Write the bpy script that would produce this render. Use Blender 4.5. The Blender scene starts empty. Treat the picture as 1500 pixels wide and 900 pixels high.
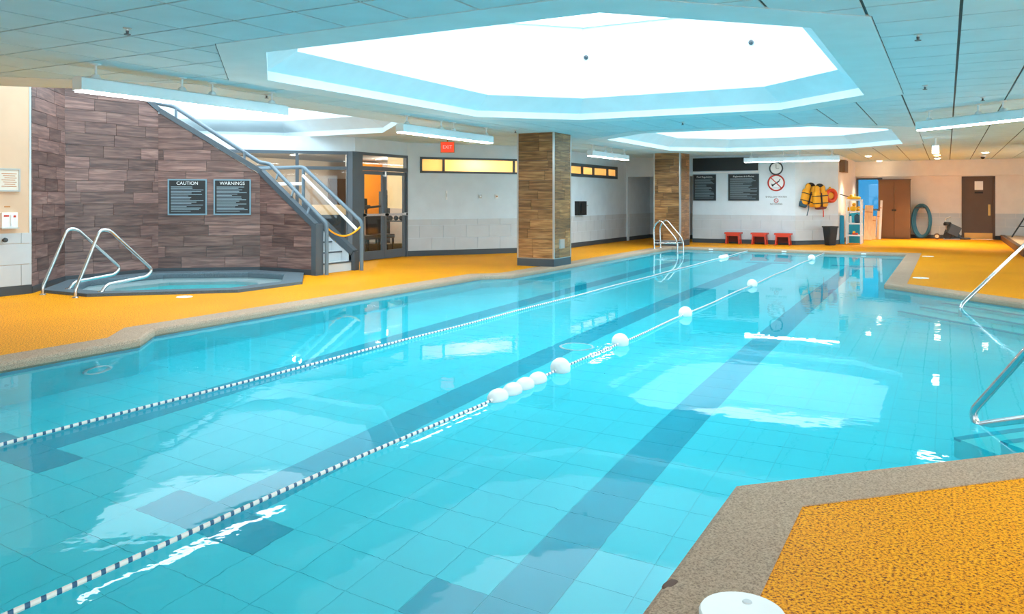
import bpy, math, random
from mathutils import Vector, Matrix
from mathutils.geometry import tessellate_polygon
R = math.radians
random.seed(7)
SC = bpy.context.scene
COL = SC.collection

# ------------------------------------------------------------------ camera
CAM_H = 1.38
cam_d = bpy.data.cameras.new('camera'); cam = bpy.data.objects.new('camera', cam_d); COL.objects.link(cam)
cam.location = (0, 0, CAM_H)
YAW = math.atan2(637, 1177)
cam.rotation_euler = (R(90), 0, YAW)
cam_d.sensor_fit = 'HORIZONTAL'; cam_d.sensor_width = 36.0
cam_d.lens = 36.0 * 1177 / 1500
cam_d.shift_y = -(450 - 292) / 1500
cam_d.clip_end = 300; cam_d.clip_start = 0.05
SC.camera = cam

# ------------------------------------------------------------------ sky
W = bpy.data.worlds.new('sky'); SC.world = W; W.use_nodes = True
bg = W.node_tree.nodes['Background']
bg.inputs['Color'].default_value = (0.80, 0.94, 1.0, 1)
bg.inputs['Strength'].default_value = 2.5

# daylight portals (sampling aids in the skylights and windows, they add no light)
def portal(x, y, z, sx, sy, rot=(0, 0, 0)):
    l = bpy.data.lights.new('portal', 'AREA'); l.shape = 'RECTANGLE'; l.size = sx; l.size_y = sy
    l.cycles.is_portal = True
    o = bpy.data.objects.new('portal', l); o.location = (x, y, z); o.rotation_euler = rot; COL.objects.link(o)
WIN_Y = [(-4.0, -0.5), (0.2, 3.7), (4.4, 7.9), (8.6, 12.1), (12.8, 16.3), (17.0, 20.5), (21.2, 24.7), (25.4, 28.9)]   # unseen windows of the right wall, enlarged and extended for more daylight
WIN_X = [(-7.5, -4.0), (-3.4, 0.1), (0.7, 4.2)]   # windows added to the unseen back wall to light the near side
for (x, y, sx, sy) in ((-3.89, 9.07, 5.3, 6.7), (-3.89, 19.5, 5.3, 6.7), (-11.5, 9.3, 5.3, 7.2)):
    portal(x, y, 4.32, sx, sy)
for y0, y1 in WIN_Y: portal(4.70, (y0 + y1) / 2, 1.35, 2.45, y1 - y0, (0, R(90), 0))
for x0, x1 in WIN_X: portal((x0 + x1) / 2, -5.95, 1.35, x1 - x0, 2.45, (R(90), 0, 0))

# ------------------------------------------------------------------ exposure and render looks
vs = SC.view_settings
vs.view_transform = 'Standard'; vs.look = 'None'; vs.gamma = 1.0; vs.use_curve_mapping = False
vs.exposure = 1.2
SC.cycles.use_denoising = True
SC.cycles.max_bounces = 10; SC.cycles.diffuse_bounces = 5; SC.cycles.glossy_bounces = 4
SC.cycles.transmission_bounces = 8; SC.cycles.transparent_max_bounces = 12
SC.cycles.sample_clamp_indirect = 6.0
SC.cycles.blur_glossy = 0.5
SC.cycles.caustics_refractive = True; SC.cycles.caustics_reflective = True

# ------------------------------------------------------------------ materials
def s2l(c):
    return tuple(((v / 12.92) if v <= 0.04045 else ((v + 0.055) / 1.055) ** 2.4) for v in c)
def rgb(r, g, b): return s2l((r / 255, g / 255, b / 255)) + (1,)
MATS = {}
def mat(name, col, rough=0.5, metal=0.0, noise=None, bump=0.0, bscale=40, spec=0.5, emit=None, estr=0.0, vec=(1, 1, 1), coord='pos'):
    """noise=(scale, colour2, lo, hi): second colour mixed in by noise"""
    m = bpy.data.materials.new(name); m.use_nodes = True
    nt = m.node_tree; b = nt.nodes['Principled BSDF']
    b.inputs['Base Color'].default_value = col
    b.inputs['Roughness'].default_value = rough; b.inputs['Metallic'].default_value = metal
    b.inputs['Specular IOR Level'].default_value = spec
    if emit:
        b.inputs['Emission Color'].default_value = emit; b.inputs['Emission Strength'].default_value = estr
    g = nt.nodes.new('ShaderNodeNewGeometry'); mp = nt.nodes.new('ShaderNodeMapping'); mp.inputs['Scale'].default_value = vec
    nt.links.new(g.outputs['Position'], mp.inputs['Vector'])
    n = nt.nodes.new('ShaderNodeTexNoise'); n.inputs['Scale'].default_value = noise[0] if noise else 3.0
    n.inputs['Detail'].default_value = 4
    nt.links.new(mp.outputs[0], n.inputs['Vector'])
    r = nt.nodes.new('ShaderNodeValToRGB')
    c2 = noise[1] if noise else tuple(min(1, x * 0.94) for x in col[:3]) + (1,)
    lo, hi = (noise[2], noise[3]) if noise else (0.35, 0.65)
    r.color_ramp.elements[0].position = lo; r.color_ramp.elements[1].position = hi
    r.color_ramp.elements[0].color = col; r.color_ramp.elements[1].color = c2
    nt.links.new(n.outputs['Fac'], r.inputs[0]); nt.links.new(r.outputs[0], b.inputs['Base Color'])
    if bump:
        n2 = nt.nodes.new('ShaderNodeTexNoise'); n2.inputs['Scale'].default_value = bscale
        nt.links.new(mp.outputs[0], n2.inputs['Vector'])
        bp_ = nt.nodes.new('ShaderNodeBump'); bp_.inputs['Strength'].default_value = bump; bp_.inputs['Distance'].default_value = 0.01
        nt.links.new(n2.outputs['Fac'], bp_.inputs['Height']); nt.links.new(bp_.outputs[0], b.inputs['Normal'])
    MATS[name] = m
    return m
M = MATS
mat('white_paint', rgb(212, 224, 232), 0.55)
mat('cream_paint', rgb(218, 186, 156), 0.55)
mat('warm_white', rgb(232, 226, 218), 0.55)
mat('wainscot', rgb(196, 202, 206), 0.4)
mat('base', rgb(62, 70, 76), 0.5)
mat('ceil_tile', rgb(198, 227, 238), 0.75, bump=0.15, bscale=90)
mat('ceil_grid', rgb(52, 70, 82), 0.6)
mat('plaster', rgb(216, 233, 240), 0.6)
mat('frame', rgb(78, 88, 96), 0.4)
mat('rail_paint', rgb(104, 122, 134), 0.35)
mat('steel', rgb(205, 208, 210), 0.22, 1.0)
mat('black', rgb(24, 28, 31), 0.5)
mat('sign_black', rgb(30, 36, 40), 0.4)
mat('sign_line', rgb(140, 160, 170), 0.5)
mat('sign_frame', rgb(120, 150, 164), 0.4)
mat('white_plastic', rgb(240, 242, 242), 0.35)
mat('fixture_white', rgb(235, 240, 242), 0.35)
mat('lamp', rgb(255, 255, 255), 0.5, emit=(0.93, 0.98, 1.0, 1), estr=10)
mat('downlamp', rgb(255, 240, 210), 0.5, emit=(1.0, 0.80, 0.5, 1), estr=12)
mat('lantern_glow', rgb(255, 250, 240), 0.5, emit=(1.0, 0.95, 0.88, 1), estr=5)
mat('exit_red', rgb(225, 60, 30), 0.4, emit=s2l((0.9, 0.2, 0.08)) + (1,), estr=0.6)
mat('exit_case', rgb(190, 120, 50), 0.5)
mat('red_plastic', rgb(205, 62, 36), 0.4)
mat('dark_red', rgb(92, 26, 20), 0.5)
mat('orange_vest', rgb(240, 165, 30), 0.6, bump=0.2, bscale=25)
mat('vest_blue', rgb(40, 84, 104), 0.6)
mat('ring_orange', rgb(222, 70, 34), 0.45)
mat('yellow', rgb(250, 190, 30), 0.45)
mat('blue_foam', rgb(0, 140, 178), 0.6)
mat('teal_hose', rgb(40, 104, 128), 0.5)
mat('board', rgb(236, 214, 178), 0.6, noise=(4, rgb(222, 194, 152), 0.35, 0.65), vec=(6, 6, 0.6))
mat('cabinet', rgb(122, 88, 56), 0.5)
mat('door_brown', rgb(96, 76, 64), 0.5)
mat('brass', rgb(206, 160, 92), 0.3, 0.9)
mat('spa_tile', rgb(236, 240, 240), 0.3)
mat('pool_tile', rgb(64, 234, 248), 0.35, noise=(1.2, rgb(60, 228, 244), 0.3, 0.7))
mat('pool_wall', rgb(78, 236, 244), 0.35)
mat('pool_dark', rgb(0, 184, 210), 0.35)
mat('pool_grout', rgb(58, 222, 238), 0.5)
mat('paper', rgb(228, 222, 210), 0.6)
mat('silver_frame', rgb(180, 178, 172), 0.35, 0.6)
mat('tread', rgb(196, 200, 200), 0.5)
mat('stair_side', rgb(206, 214, 218), 0.5)
mat('chain', rgb(250, 176, 20), 0.45)
mat('gym_floor', rgb(92, 62, 48), 0.5)
mat('gym_wall', rgb(206, 196, 184), 0.6)
mat('gym_ceiling', rgb(150, 150, 150), 0.7)
mat('orange_wall', rgb(238, 146, 20), 0.6)
mat('counter', rgb(236, 204, 160), 0.4)
mat('room_warm', rgb(246, 222, 176), 0.6)
mat('platform', rgb(206, 180, 150), 0.5)
mat('platform_edge', rgb(92, 62, 44), 0.5)
mat('outside_ground', rgb(232, 234, 232), 0.8)
mat('ring_sign', rgb(196, 50, 30), 0.5)
mat('trim_metal', rgb(200, 206, 208), 0.3, 0.8)
mat('stain', rgb(92, 62, 44), 0.7)

def speckle(name, base, dark, light, scale, fade=0.5, rough=0.6, bump=0.3):
    m = bpy.data.materials.new(name); m.use_nodes = True; nt = m.node_tree; b = nt.nodes['Principled BSDF']
    g = nt.nodes.new('ShaderNodeNewGeometry')
    n = nt.nodes.new('ShaderNodeTexNoise'); n.inputs['Scale'].default_value = scale; n.inputs['Detail'].default_value = 3; n.inputs['Roughness'].default_value = 0.7
    nt.links.new(g.outputs['Position'], n.inputs['Vector'])
    r = nt.nodes.new('ShaderNodeValToRGB'); e = r.color_ramp.elements
    e[0].position = 0.39; e[0].color = dark; e[1].position = 0.62; e[1].color = light
    x = e.new(0.48); x.color = base
    nt.links.new(n.outputs['Fac'], r.inputs[0])
    n3 = nt.nodes.new('ShaderNodeTexNoise'); n3.inputs['Scale'].default_value = 0.7; n3.inputs['Detail'].default_value = 5
    nt.links.new(g.outputs['Position'], n3.inputs['Vector'])
    mix = nt.nodes.new('ShaderNodeMix'); mix.data_type = 'RGBA'; mix.blend_type = 'MULTIPLY'
    rr = nt.nodes.new('ShaderNodeValToRGB'); rr.color_ramp.elements[0].position = 0.3; rr.color_ramp.elements[1].position = 0.7
    rr.color_ramp.elements[0].color = (0.86, 0.84, 0.84, 1); rr.color_ramp.elements[1].color = (1, 1, 1, 1)
    nt.links.new(n3.outputs['Fac'], rr.inputs[0])
    mix.inputs['Factor'].default_value = 1.0
    nt.links.new(r.outputs[0], mix.inputs['A']); nt.links.new(rr.outputs[0], mix.inputs['B'])
    nt.links.new(mix.outputs['Result'], b.inputs['Base Color'])
    b.inputs['Roughness'].default_value = rough; b.inputs['Specular IOR Level'].default_value = 0.08
    bb = nt.nodes.new('ShaderNodeBump'); bb.inputs['Strength'].default_value = bump; bb.inputs['Distance'].default_value = 0.004
    nt.links.new(n.outputs['Fac'], bb.inputs['Height']); nt.links.new(bb.outputs[0], b.inputs['Normal'])
    MATS[name] = m
speckle('deck', rgb(242, 150, 8), rgb(104, 54, 12), rgb(255, 184, 20), 78, rough=0.55, bump=0.12)
speckle('coping', rgb(174, 150, 128), rgb(144, 122, 104), rgb(196, 170, 146), 110, rough=0.6, bump=0.25)
speckle('spa_coping', rgb(92, 106, 114), rgb(72, 84, 92), rgb(110, 124, 132), 110, rough=0.5, bump=0.25)

def plank_mat(name, c1, c2, c3):
    m = bpy.data.materials.new(name); m.use_nodes = True; nt = m.node_tree; b = nt.nodes['Principled BSDF']
    g = nt.nodes.new('ShaderNodeNewGeometry'); oi = nt.nodes.new('ShaderNodeObjectInfo')
    add = nt.nodes.new('ShaderNodeVectorMath'); add.operation = 'ADD'
    sc_ = nt.nodes.new('ShaderNodeVectorMath'); sc_.operation = 'SCALE'; sc_.inputs[0].default_value = (31, 17, 11)
    nt.links.new(oi.outputs['Random'], sc_.inputs['Scale'])
    nt.links.new(g.outputs['Position'], add.inputs[0]); nt.links.new(sc_.outputs[0], add.inputs[1])
    mp = nt.nodes.new('ShaderNodeMapping'); mp.inputs['Scale'].default_value = (1.3, 1.3, 16)
    nt.links.new(add.outputs[0], mp.inputs['Vector'])
    n = nt.nodes.new('ShaderNodeTexNoise'); n.inputs['Scale'].default_value = 1.6; n.inputs['Detail'].default_value = 6; n.inputs['Distortion'].default_value = 0.6
    nt.links.new(mp.outputs[0], n.inputs['Vector'])
    r = nt.nodes.new('ShaderNodeValToRGB'); e = r.color_ramp.elements
    e[0].position = 0.3; e[0].color = c1; e[1].position = 0.7; e[1].color = c3; k = e.new(0.5); k.color = c2
    nt.links.new(n.outputs['Fac'], r.inputs[0])
    hv = nt.nodes.new('ShaderNodeHueSaturation')
    mr = nt.nodes.new('ShaderNodeMapRange'); mr.inputs['To Min'].default_value = 0.62; mr.inputs['To Max'].default_value = 1.32
    nt.links.new(oi.outputs['Random'], mr.inputs['Value']); nt.links.new(mr.outputs[0], hv.inputs['Value'])
    nt.links.new(r.outputs[0], hv.inputs['Color']); nt.links.new(hv.outputs[0], b.inputs['Base Color'])
    b.inputs['Roughness'].default_value = 0.38
    MATS[name] = m
plank_mat('plank_spa', rgb(84, 62, 60), rgb(114, 86, 80), rgb(144, 112, 102))
plank_mat('plank_column', rgb(98, 66, 38), rgb(144, 100, 58), rgb(180, 134, 86))
mat('plank_joint', rgb(98, 88, 86), 0.7)

def glassy(name, tint, gloss_rough=0.02, ior=1.45):
    m = bpy.data.materials.new(name); m.use_nodes = True; nt = m.node_tree
    nt.nodes.remove(nt.nodes['Principled BSDF']); out = nt.nodes['Material Output']
    t = nt.nodes.new('ShaderNodeBsdfTransparent'); t.inputs[0].default_value = tint
    g = nt.nodes.new('ShaderNodeBsdfGlossy'); g.inputs['Roughness'].default_value = gloss_rough
    lw = nt.nodes.new('ShaderNodeLayerWeight'); lw.inputs['Blend'].default_value = 0.5
    pw = nt.nodes.new('ShaderNodeMath'); pw.operation = 'POWER'; pw.inputs[1].default_value = 5.0
    f = nt.nodes.new('ShaderNodeMapRange'); f.inputs['To Min'].default_value = 0.03; f.inputs['To Max'].default_value = 1.0
    nt.links.new(lw.outputs['Facing'], pw.inputs[0]); nt.links.new(pw.outputs[0], f.inputs['Value'])
    mx = nt.nodes.new('ShaderNodeMixShader')
    nt.links.new(f.outputs[0], mx.inputs[0]); nt.links.new(t.outputs[0], mx.inputs[1]); nt.links.new(g.outputs[0], mx.inputs[2])
    nt.links.new(mx.outputs[0], out.inputs['Surface']); MATS[name] = m
glassy('pane', (0.93, 0.96, 0.97, 1))
glassy('blue_pane', (0.10, 0.26, 0.36, 1))
glassy('sky_pane', (0.95, 0.98, 1.0, 1))
def frosted(name, col):
    m = bpy.data.materials.new(name); m.use_nodes = True; nt = m.node_tree
    nt.nodes.remove(nt.nodes['Principled BSDF']); out = nt.nodes['Material Output']
    t = nt.nodes.new('ShaderNodeBsdfTranslucent'); t.inputs[0].default_value = col
    g = nt.nodes.new('ShaderNodeBsdfGlossy'); g.inputs['Roughness'].default_value = 0.25
    mx = nt.nodes.new('ShaderNodeMixShader'); mx.inputs[0].default_value = 0.06
    nt.links.new(t.outputs[0], mx.inputs[1]); nt.links.new(g.outputs[0], mx.inputs[2])
    nt.links.new(mx.outputs[0], out.inputs['Surface']); MATS[name] = m
frosted('frosted', rgb(252, 240, 216))
def water(name, scale, strength):
    m = bpy.data.materials.new(name); m.use_nodes = True; nt = m.node_tree
    nt.nodes.remove(nt.nodes['Principled BSDF']); out = nt.nodes['Material Output']
    g = nt.nodes.new('ShaderNodeBsdfRefraction'); g.inputs['IOR'].default_value = 1.33; g.inputs['Roughness'].default_value = 0.0
    g.inputs['Color'].default_value = (0.93, 0.995, 1.0, 1)
    gl = nt.nodes.new('ShaderNodeBsdfGlossy'); gl.inputs['Roughness'].default_value = 0.0
    fr = nt.nodes.new('ShaderNodeFresnel'); fr.inputs['IOR'].default_value = 1.33
    pw = nt.nodes.new('ShaderNodeMath'); pw.operation = 'POWER'; pw.inputs[1].default_value = 1.35
    mx = nt.nodes.new('ShaderNodeMixShader'); nt.links.new(fr.outputs[0], pw.inputs[0]); nt.links.new(pw.outputs[0], mx.inputs[0])
    nt.links.new(g.outputs[0], mx.inputs[1]); nt.links.new(gl.outputs[0], mx.inputs[2])
    ge = nt.nodes.new('ShaderNodeNewGeometry')
    n = nt.nodes.new('ShaderNodeTexNoise'); n.inputs['Scale'].default_value = scale; n.inputs['Detail'].default_value = 2.5
    n2 = nt.nodes.new('ShaderNodeTexNoise'); n2.inputs['Scale'].default_value = 0.35; n2.inputs['Detail'].default_value = 1
    mr = nt.nodes.new('ShaderNodeMapRange'); mr.inputs['From Min'].default_value = 0.4; mr.inputs['From Max'].default_value = 0.68
    mr.inputs['To Min'].default_value = 0.18; mr.inputs['To Max'].default_value = 1.0
    mu = nt.nodes.new('ShaderNodeMath'); mu.operation = 'MULTIPLY'
    nt.links.new(ge.outputs['Position'], n.inputs['Vector']); nt.links.new(ge.outputs['Position'], n2.inputs['Vector'])
    nt.links.new(n2.outputs['Fac'], mr.inputs['Value'])
    nt.links.new(n.outputs['Fac'], mu.inputs[0]); nt.links.new(mr.outputs[0], mu.inputs[1])
    b = nt.nodes.new('ShaderNodeBump'); b.inputs['Strength'].default_value = strength; b.inputs['Distance'].default_value = 0.02
    nt.links.new(mu.outputs[0], b.inputs['Height']); [nt.links.new(b.outputs[0], q_.inputs['Normal']) for q_ in (g, gl, fr)]
    nt.links.new(mx.outputs[0], out.inputs['Surface']); MATS[name] = m
water('pool_water', 6.0, 0.085)
water('spa_water', 9.0, 0.12)
def rope_mat():
    m = bpy.data.materials.new('rope'); m.use_nodes = True; nt = m.node_tree; b = nt.nodes['Principled BSDF']
    g = nt.nodes.new('ShaderNodeNewGeometry'); w = nt.nodes.new('ShaderNodeTexWave'); w.wave_type = 'BANDS'; w.bands_direction = 'Y'
    w.inputs['Scale'].default_value = 6.0; w.inputs['Distortion'].default_value = 0.0
    mp = nt.nodes.new('ShaderNodeMapping'); mp.inputs['Rotation'].default_value = (0, 0, R(25))
    nt.links.new(g.outputs['Position'], mp.inputs[0]); nt.links.new(mp.outputs[0], w.inputs['Vector'])
    r = nt.nodes.new('ShaderNodeValToRGB'); r.color_ramp.interpolation = 'CONSTANT'
    r.color_ramp.elements[0].color = rgb(40, 92, 128); r.color_ramp.elements[1].color = rgb(236, 228, 220); r.color_ramp.elements[1].position = 0.26
    nt.links.new(w.outputs['Fac'], r.inputs[0]); nt.links.new(r.outputs[0], b.inputs['Base Color']); MATS['rope'] = m
rope_mat()

# ------------------------------------------------------------------ mesh helpers
def root_loc(p):
    while p is not None and p.parent is not None: p = p.parent
    return Vector(p.location) if p is not None else Vector((0, 0, 0))
class MB:
    def __init__(s): s.v = []; s.f = []; s.keep = False
    def add(s, vs, fs):
        o = len(s.v); s.v += [tuple(x) for x in vs]; s.f += [tuple(i + o for i in f) for f in fs]; return s
    def box(s, x0, x1, y0, y1, z0, z1):
        return s.add([(x0, y0, z0), (x1, y0, z0), (x1, y1, z0), (x0, y1, z0), (x0, y0, z1), (x1, y0, z1), (x1, y1, z1), (x0, y1, z1)],
                     [(0, 3, 2, 1), (4, 5, 6, 7), (0, 1, 5, 4), (1, 2, 6, 5), (2, 3, 7, 6), (3, 0, 4, 7)])
    def cbox(s, c, sz, rz=0, rx=0, ry=0):
        m = Matrix.Translation(c) @ Matrix.Rotation(rz, 4, 'Z') @ Matrix.Rotation(ry, 4, 'Y') @ Matrix.Rotation(rx, 4, 'X')
        a, b, d = sz[0] / 2, sz[1] / 2, sz[2] / 2
        vs = [m @ Vector(p) for p in ((-a, -b, -d), (a, -b, -d), (a, b, -d), (-a, b, -d), (-a, -b, d), (a, -b, d), (a, b, d), (-a, b, d))]
        return s.add(vs, [(0, 3, 2, 1), (4, 5, 6, 7), (0, 1, 5, 4), (1, 2, 6, 5), (2, 3, 7, 6), (3, 0, 4, 7)])
    def bar(s, a, b, w, h):
        """box beam from a to b, w across (horizontal), h high"""
        a = Vector(a); b = Vector(b); d = (b - a).normalized(); up = Vector((0, 0, 1))
        if abs(d.z) > 0.99: side = Vector((1, 0, 0))
        else: side = d.cross(up).normalized()
        u = side.cross(d).normalized()
        q = [side * x * w / 2 + u * y * h / 2 for x, y in ((-1, -1), (1, -1), (1, 1), (-1, 1))]
        return s.add([a + k for k in q] + [b + k for k in q], [(3, 2, 1, 0), (4, 5, 6, 7), (0, 1, 5, 4), (1, 2, 6, 5), (2, 3, 7, 6), (3, 0, 4, 7)])
    def prism(s, poly, z0, z1):
        n = len(poly); vs = [(p[0], p[1], z0) for p in poly] + [(p[0], p[1], z1) for p in poly]
        return s.add(vs, [tuple(reversed(range(n))), tuple(range(n, 2 * n))] + [(i, (i + 1) % n, n + (i + 1) % n, n + i) for i in range(n)])
    def extr(s, pts, vec):
        n = len(pts); pts = [Vector(p) for p in pts]; vec = Vector(vec)
        return s.add(pts + [p + vec for p in pts], [tuple(reversed(range(n))), tuple(range(n, 2 * n))] + [(i, (i + 1) % n, n + (i + 1) % n, n + i) for i in range(n)])
    def tube(s, path, r, n=10, closed=False, cap=True):
        P = [Vector(p) for p in path]; m = len(P); rings = []; prev = None
        rr = r if isinstance(r, (list, tuple)) else [r] * m
        for i in range(m):
            if closed: t = (P[(i + 1) % m] - P[i - 1]).normalized()
            else: t = (P[min(i + 1, m - 1)] - P[max(i - 1, 0)]).normalized()
            if prev is None:
                a = Vector((0, 0, 1)) if abs(t.z) < 0.9 else Vector((1, 0, 0)); u = t.cross(a).normalized()
            else: u = (prev - t * prev.dot(t)).normalized()
            prev = u; w = t.cross(u); rings.append([P[i] + (u * math.cos(2 * math.pi * k / n) + w * math.sin(2 * math.pi * k / n)) * rr[i] for k in range(n)])
        vs = [p for g in rings for p in g]; fs = []
        for i in range(m if closed else m - 1):
            a = i * n; b = ((i + 1) % m) * n
            for k in range(n): fs.append((a + k, a + (k + 1) % n, b + (k + 1) % n, b + k))
        if cap and not closed: fs += [tuple(reversed(range(n))), tuple(range((m - 1) * n, m * n))]
        return s.add(vs, fs)
    def lathe(s, prof, c=(0, 0, 0), n=20, axis='Z'):
        vs = []; fs = []; m = len(prof)
        for r, h in prof:
            for k in range(n):
                a = 2 * math.pi * k / n; x, y = r * math.cos(a), r * math.sin(a)
                p = {'Z': (x, y, h), 'Y': (x, h, y), 'X': (h, x, y)}[axis]
                vs.append((p[0] + c[0], p[1] + c[1], p[2] + c[2]))
        for i in range(m - 1):
            for k in range(n): fs.append((i * n + k, i * n + (k + 1) % n, (i + 1) * n + (k + 1) % n, (i + 1) * n + k))
        fs += [tuple(reversed(range(n))), tuple(range((m - 1) * n, m * n))]
        return s.add(vs, fs)
    def sell(s, c, rad, e=0.5, rot=None, nu=16, nv=10):
        def pw(x, p): return math.copysign(abs(x) ** p, x)
        mt = Matrix.Translation(c) @ (rot.to_4x4() if rot else Matrix.Identity(4)); vs = []; fs = []
        for j in range(nv + 1):
            ph = -math.pi / 2 + math.pi * j / nv
            for i in range(nu):
                th = 2 * math.pi * i / nu; cp = pw(math.cos(ph), e)
                vs.append(mt @ Vector((rad[0] * cp * pw(math.cos(th), e), rad[1] * cp * pw(math.sin(th), e), rad[2] * pw(math.sin(ph), e))))
        for j in range(nv):
            for i in range(nu): fs.append((j * nu + i, j * nu + (i + 1) % nu, (j + 1) * nu + (i + 1) % nu, (j + 1) * nu + i))
        return s.add(vs, fs)
    def mesh(s, name, m, smooth=False):
        me = bpy.data.meshes.new(name); me.from_pydata(s.v, [], s.f); me.validate()
        import bmesh
        if not s.keep:
            b = bmesh.new(); b.from_mesh(me); bmesh.ops.recalc_face_normals(b, faces=b.faces); b.to_mesh(me); b.free()
        if m: me.materials.append(M[m])
        if smooth:
            for p in me.polygons: p.use_smooth = True
            try: me.set_sharp_from_angle(angle=R(40))
            except Exception: pass
        return me
    def build(s, name, m, parent=None, smooth=False, world=True):
        if parent is not None and world:
            r = root_loc(parent); s.v = [(p[0] - r.x, p[1] - r.y, p[2] - r.z) for p in s.v]
        o = bpy.data.objects.new(name, s.mesh(name, m, smooth)); COL.objects.link(o)
        if parent is not None: o.parent = parent
        return o
def tag(o, label, cat=None, group=None, kind=None):
    o['label'] = label
    if cat: o['category'] = cat
    if group: o['group'] = group
    if kind: o['kind'] = kind
    return o
def thing(name, label, cat, loc=(0, 0, 0), rz=0, group=None):
    o = bpy.data.objects.new(name, None); o.empty_display_size = 0.1; COL.objects.link(o); o.location = loc; o.rotation_euler = (0, 0, rz)
    return tag(o, label, cat, group)
def struct(o, label=None):
    o['kind'] = 'structure'
    if label: o['label'] = label
    return o
def copy_tree(o, parent=None):
    c_ = o.copy(); COL.objects.link(c_)
    if parent is not None: c_.parent = parent
    for ch in list(o.children): copy_tree(ch, c_)
    return c_
def fillet(path, r, n=5):
    P = [Vector(p) for p in path]; out = [P[0]]
    for i in range(1, len(P) - 1):
        a, b, d = P[i - 1], P[i], P[i + 1]; rr = min(r, (a - b).length * 0.48, (d - b).length * 0.48)
        p0 = b + (a - b).normalized() * rr; p1 = b + (d - b).normalized() * rr
        for k in range(n + 1):
            t = k / n; out.append(p0 * (1 - t) ** 2 + b * 2 * t * (1 - t) + p1 * t * t)
    out.append(P[-1]); return out
def offset_poly(poly, d):
    """poly counter-clockwise; positive d grows it"""
    n = len(poly); out = []
    for i in range(n):
        p, a, b = Vector(poly[i][:2]), Vector(poly[i - 1][:2]), Vector(poly[(i + 1) % n][:2])
        e1 = (p - a).normalized(); e2 = (b - p).normalized()
        n1 = Vector((e1.y, -e1.x)); n2 = Vector((e2.y, -e2.x)); m = (n1 + n2) / (1 + n1.dot(n2))
        out.append((p.x + m.x * d, p.y + m.y * d))
    return out
def octo(x0, x1, y0, y1, cx, cy=None):
    cy = cy or cx
    return [(x0 + cx, y0), (x1 - cx, y0), (x1, y0 + cy), (x1, y1 - cy), (x1 - cx, y1), (x0 + cx, y1), (x0, y1 - cy), (x0, y0 + cy)]
def flat(polys, z):
    """outer polygon with holes -> flat triangulated sheet"""
    tri = tessellate_polygon([[Vector((p[0], p[1], 0)) for p in q] for q in polys])
    pts = [(p[0], p[1], z) for q in polys for p in q]
    fs = []
    for t in tri:
        a, b, c_ = (pts[i] for i in t)
        up = (b[0] - a[0]) * (c_[1] - a[1]) - (b[1] - a[1]) * (c_[0] - a[0]) > 0
        fs.append(tuple(t) if up else tuple(reversed(t)))
    mb = MB().add(pts, fs); mb.keep = True      # normals face up
    return mb
def ring(mb, a, b, za, zb):
    n = len(a)
    return mb.add([(p[0], p[1], za) for p in a] + [(p[0], p[1], zb) for p in b], [(i, (i + 1) % n, n + (i + 1) % n, n + i) for i in range(n)])
def clip(poly, a, b, c_):
    """keep part with a*x+b*y<=c"""
    out = []; n = len(poly)
    for i in range(n):
        p, q = poly[i], poly[(i + 1) % n]; dp = a * p[0] + b * p[1] - c_; dq = a * q[0] + b * q[1] - c_
        if dp <= 1e-9: out.append(p)
        if (dp < -1e-9 and dq > 1e-9) or (dp > 1e-9 and dq < -1e-9):
            t = dp / (dp - dq); out.append((p[0] + (q[0] - p[0]) * t, p[1] + (q[1] - p[1]) * t))
    return out
def area(p): return 0.5 * sum(p[i - 1][0] * p[i][1] - p[i][0] * p[i - 1][1] for i in range(len(p))) if len(p) > 2 else 0
def half(poly):
    n = len(poly)
    for i in range(n):
        p, q = poly[i], poly[(i + 1) % n]; ex, ey = q[0] - p[0], q[1] - p[1]; L = math.hypot(ex, ey)
        a, b = ey / L, -ex / L; yield a, b, a * p[0] + b * p[1]
def subtract(pieces, convex):
    out = []
    for rem in pieces:
        for a, b, c_ in half(convex):
            o = clip(rem, -a, -b, -c_)
            if abs(area(o)) > 1e-4: out.append(o)
            rem = clip(rem, a, b, c_)
            if abs(area(rem)) < 1e-4: break
    return out
CSN, SSN = math.cos(YAW), math.sin(YAW)
def in_view(x, y, z):
    d = -SSN * x + CSN * y
    if d < 0.6: return None
    u = 750 + 1177 * (CSN * x + SSN * y) / d; v = 292 + 1177 * (CAM_H - z) / d
    return d if -60 < u < 1560 and -60 < v < 960 else None
def text_mb(body, size, origin, right, up=(0, 0, 1), depth=0.002, align='CENTER'):
    cu = bpy.data.curves.new('lettering', 'FONT'); cu.body = body; cu.size = size; cu.align_x = align; cu.align_y = 'CENTER'
    o = bpy.data.objects.new('lettering', cu); COL.objects.link(o)
    dg = bpy.context.evaluated_depsgraph_get(); me = bpy.data.meshes.new_from_object(o.evaluated_get(dg))
    rt, upv, og = Vector(right).normalized(), Vector(up), Vector(origin)
    mb = MB(); mb.add([og + rt * v.co.x + upv * v.co.y for v in me.vertices], [tuple(p.vertices) for p in me.polygons])
    bpy.data.objects.remove(o); bpy.data.meshes.remove(me); bpy.data.curves.remove(cu)
    return mb

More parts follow.
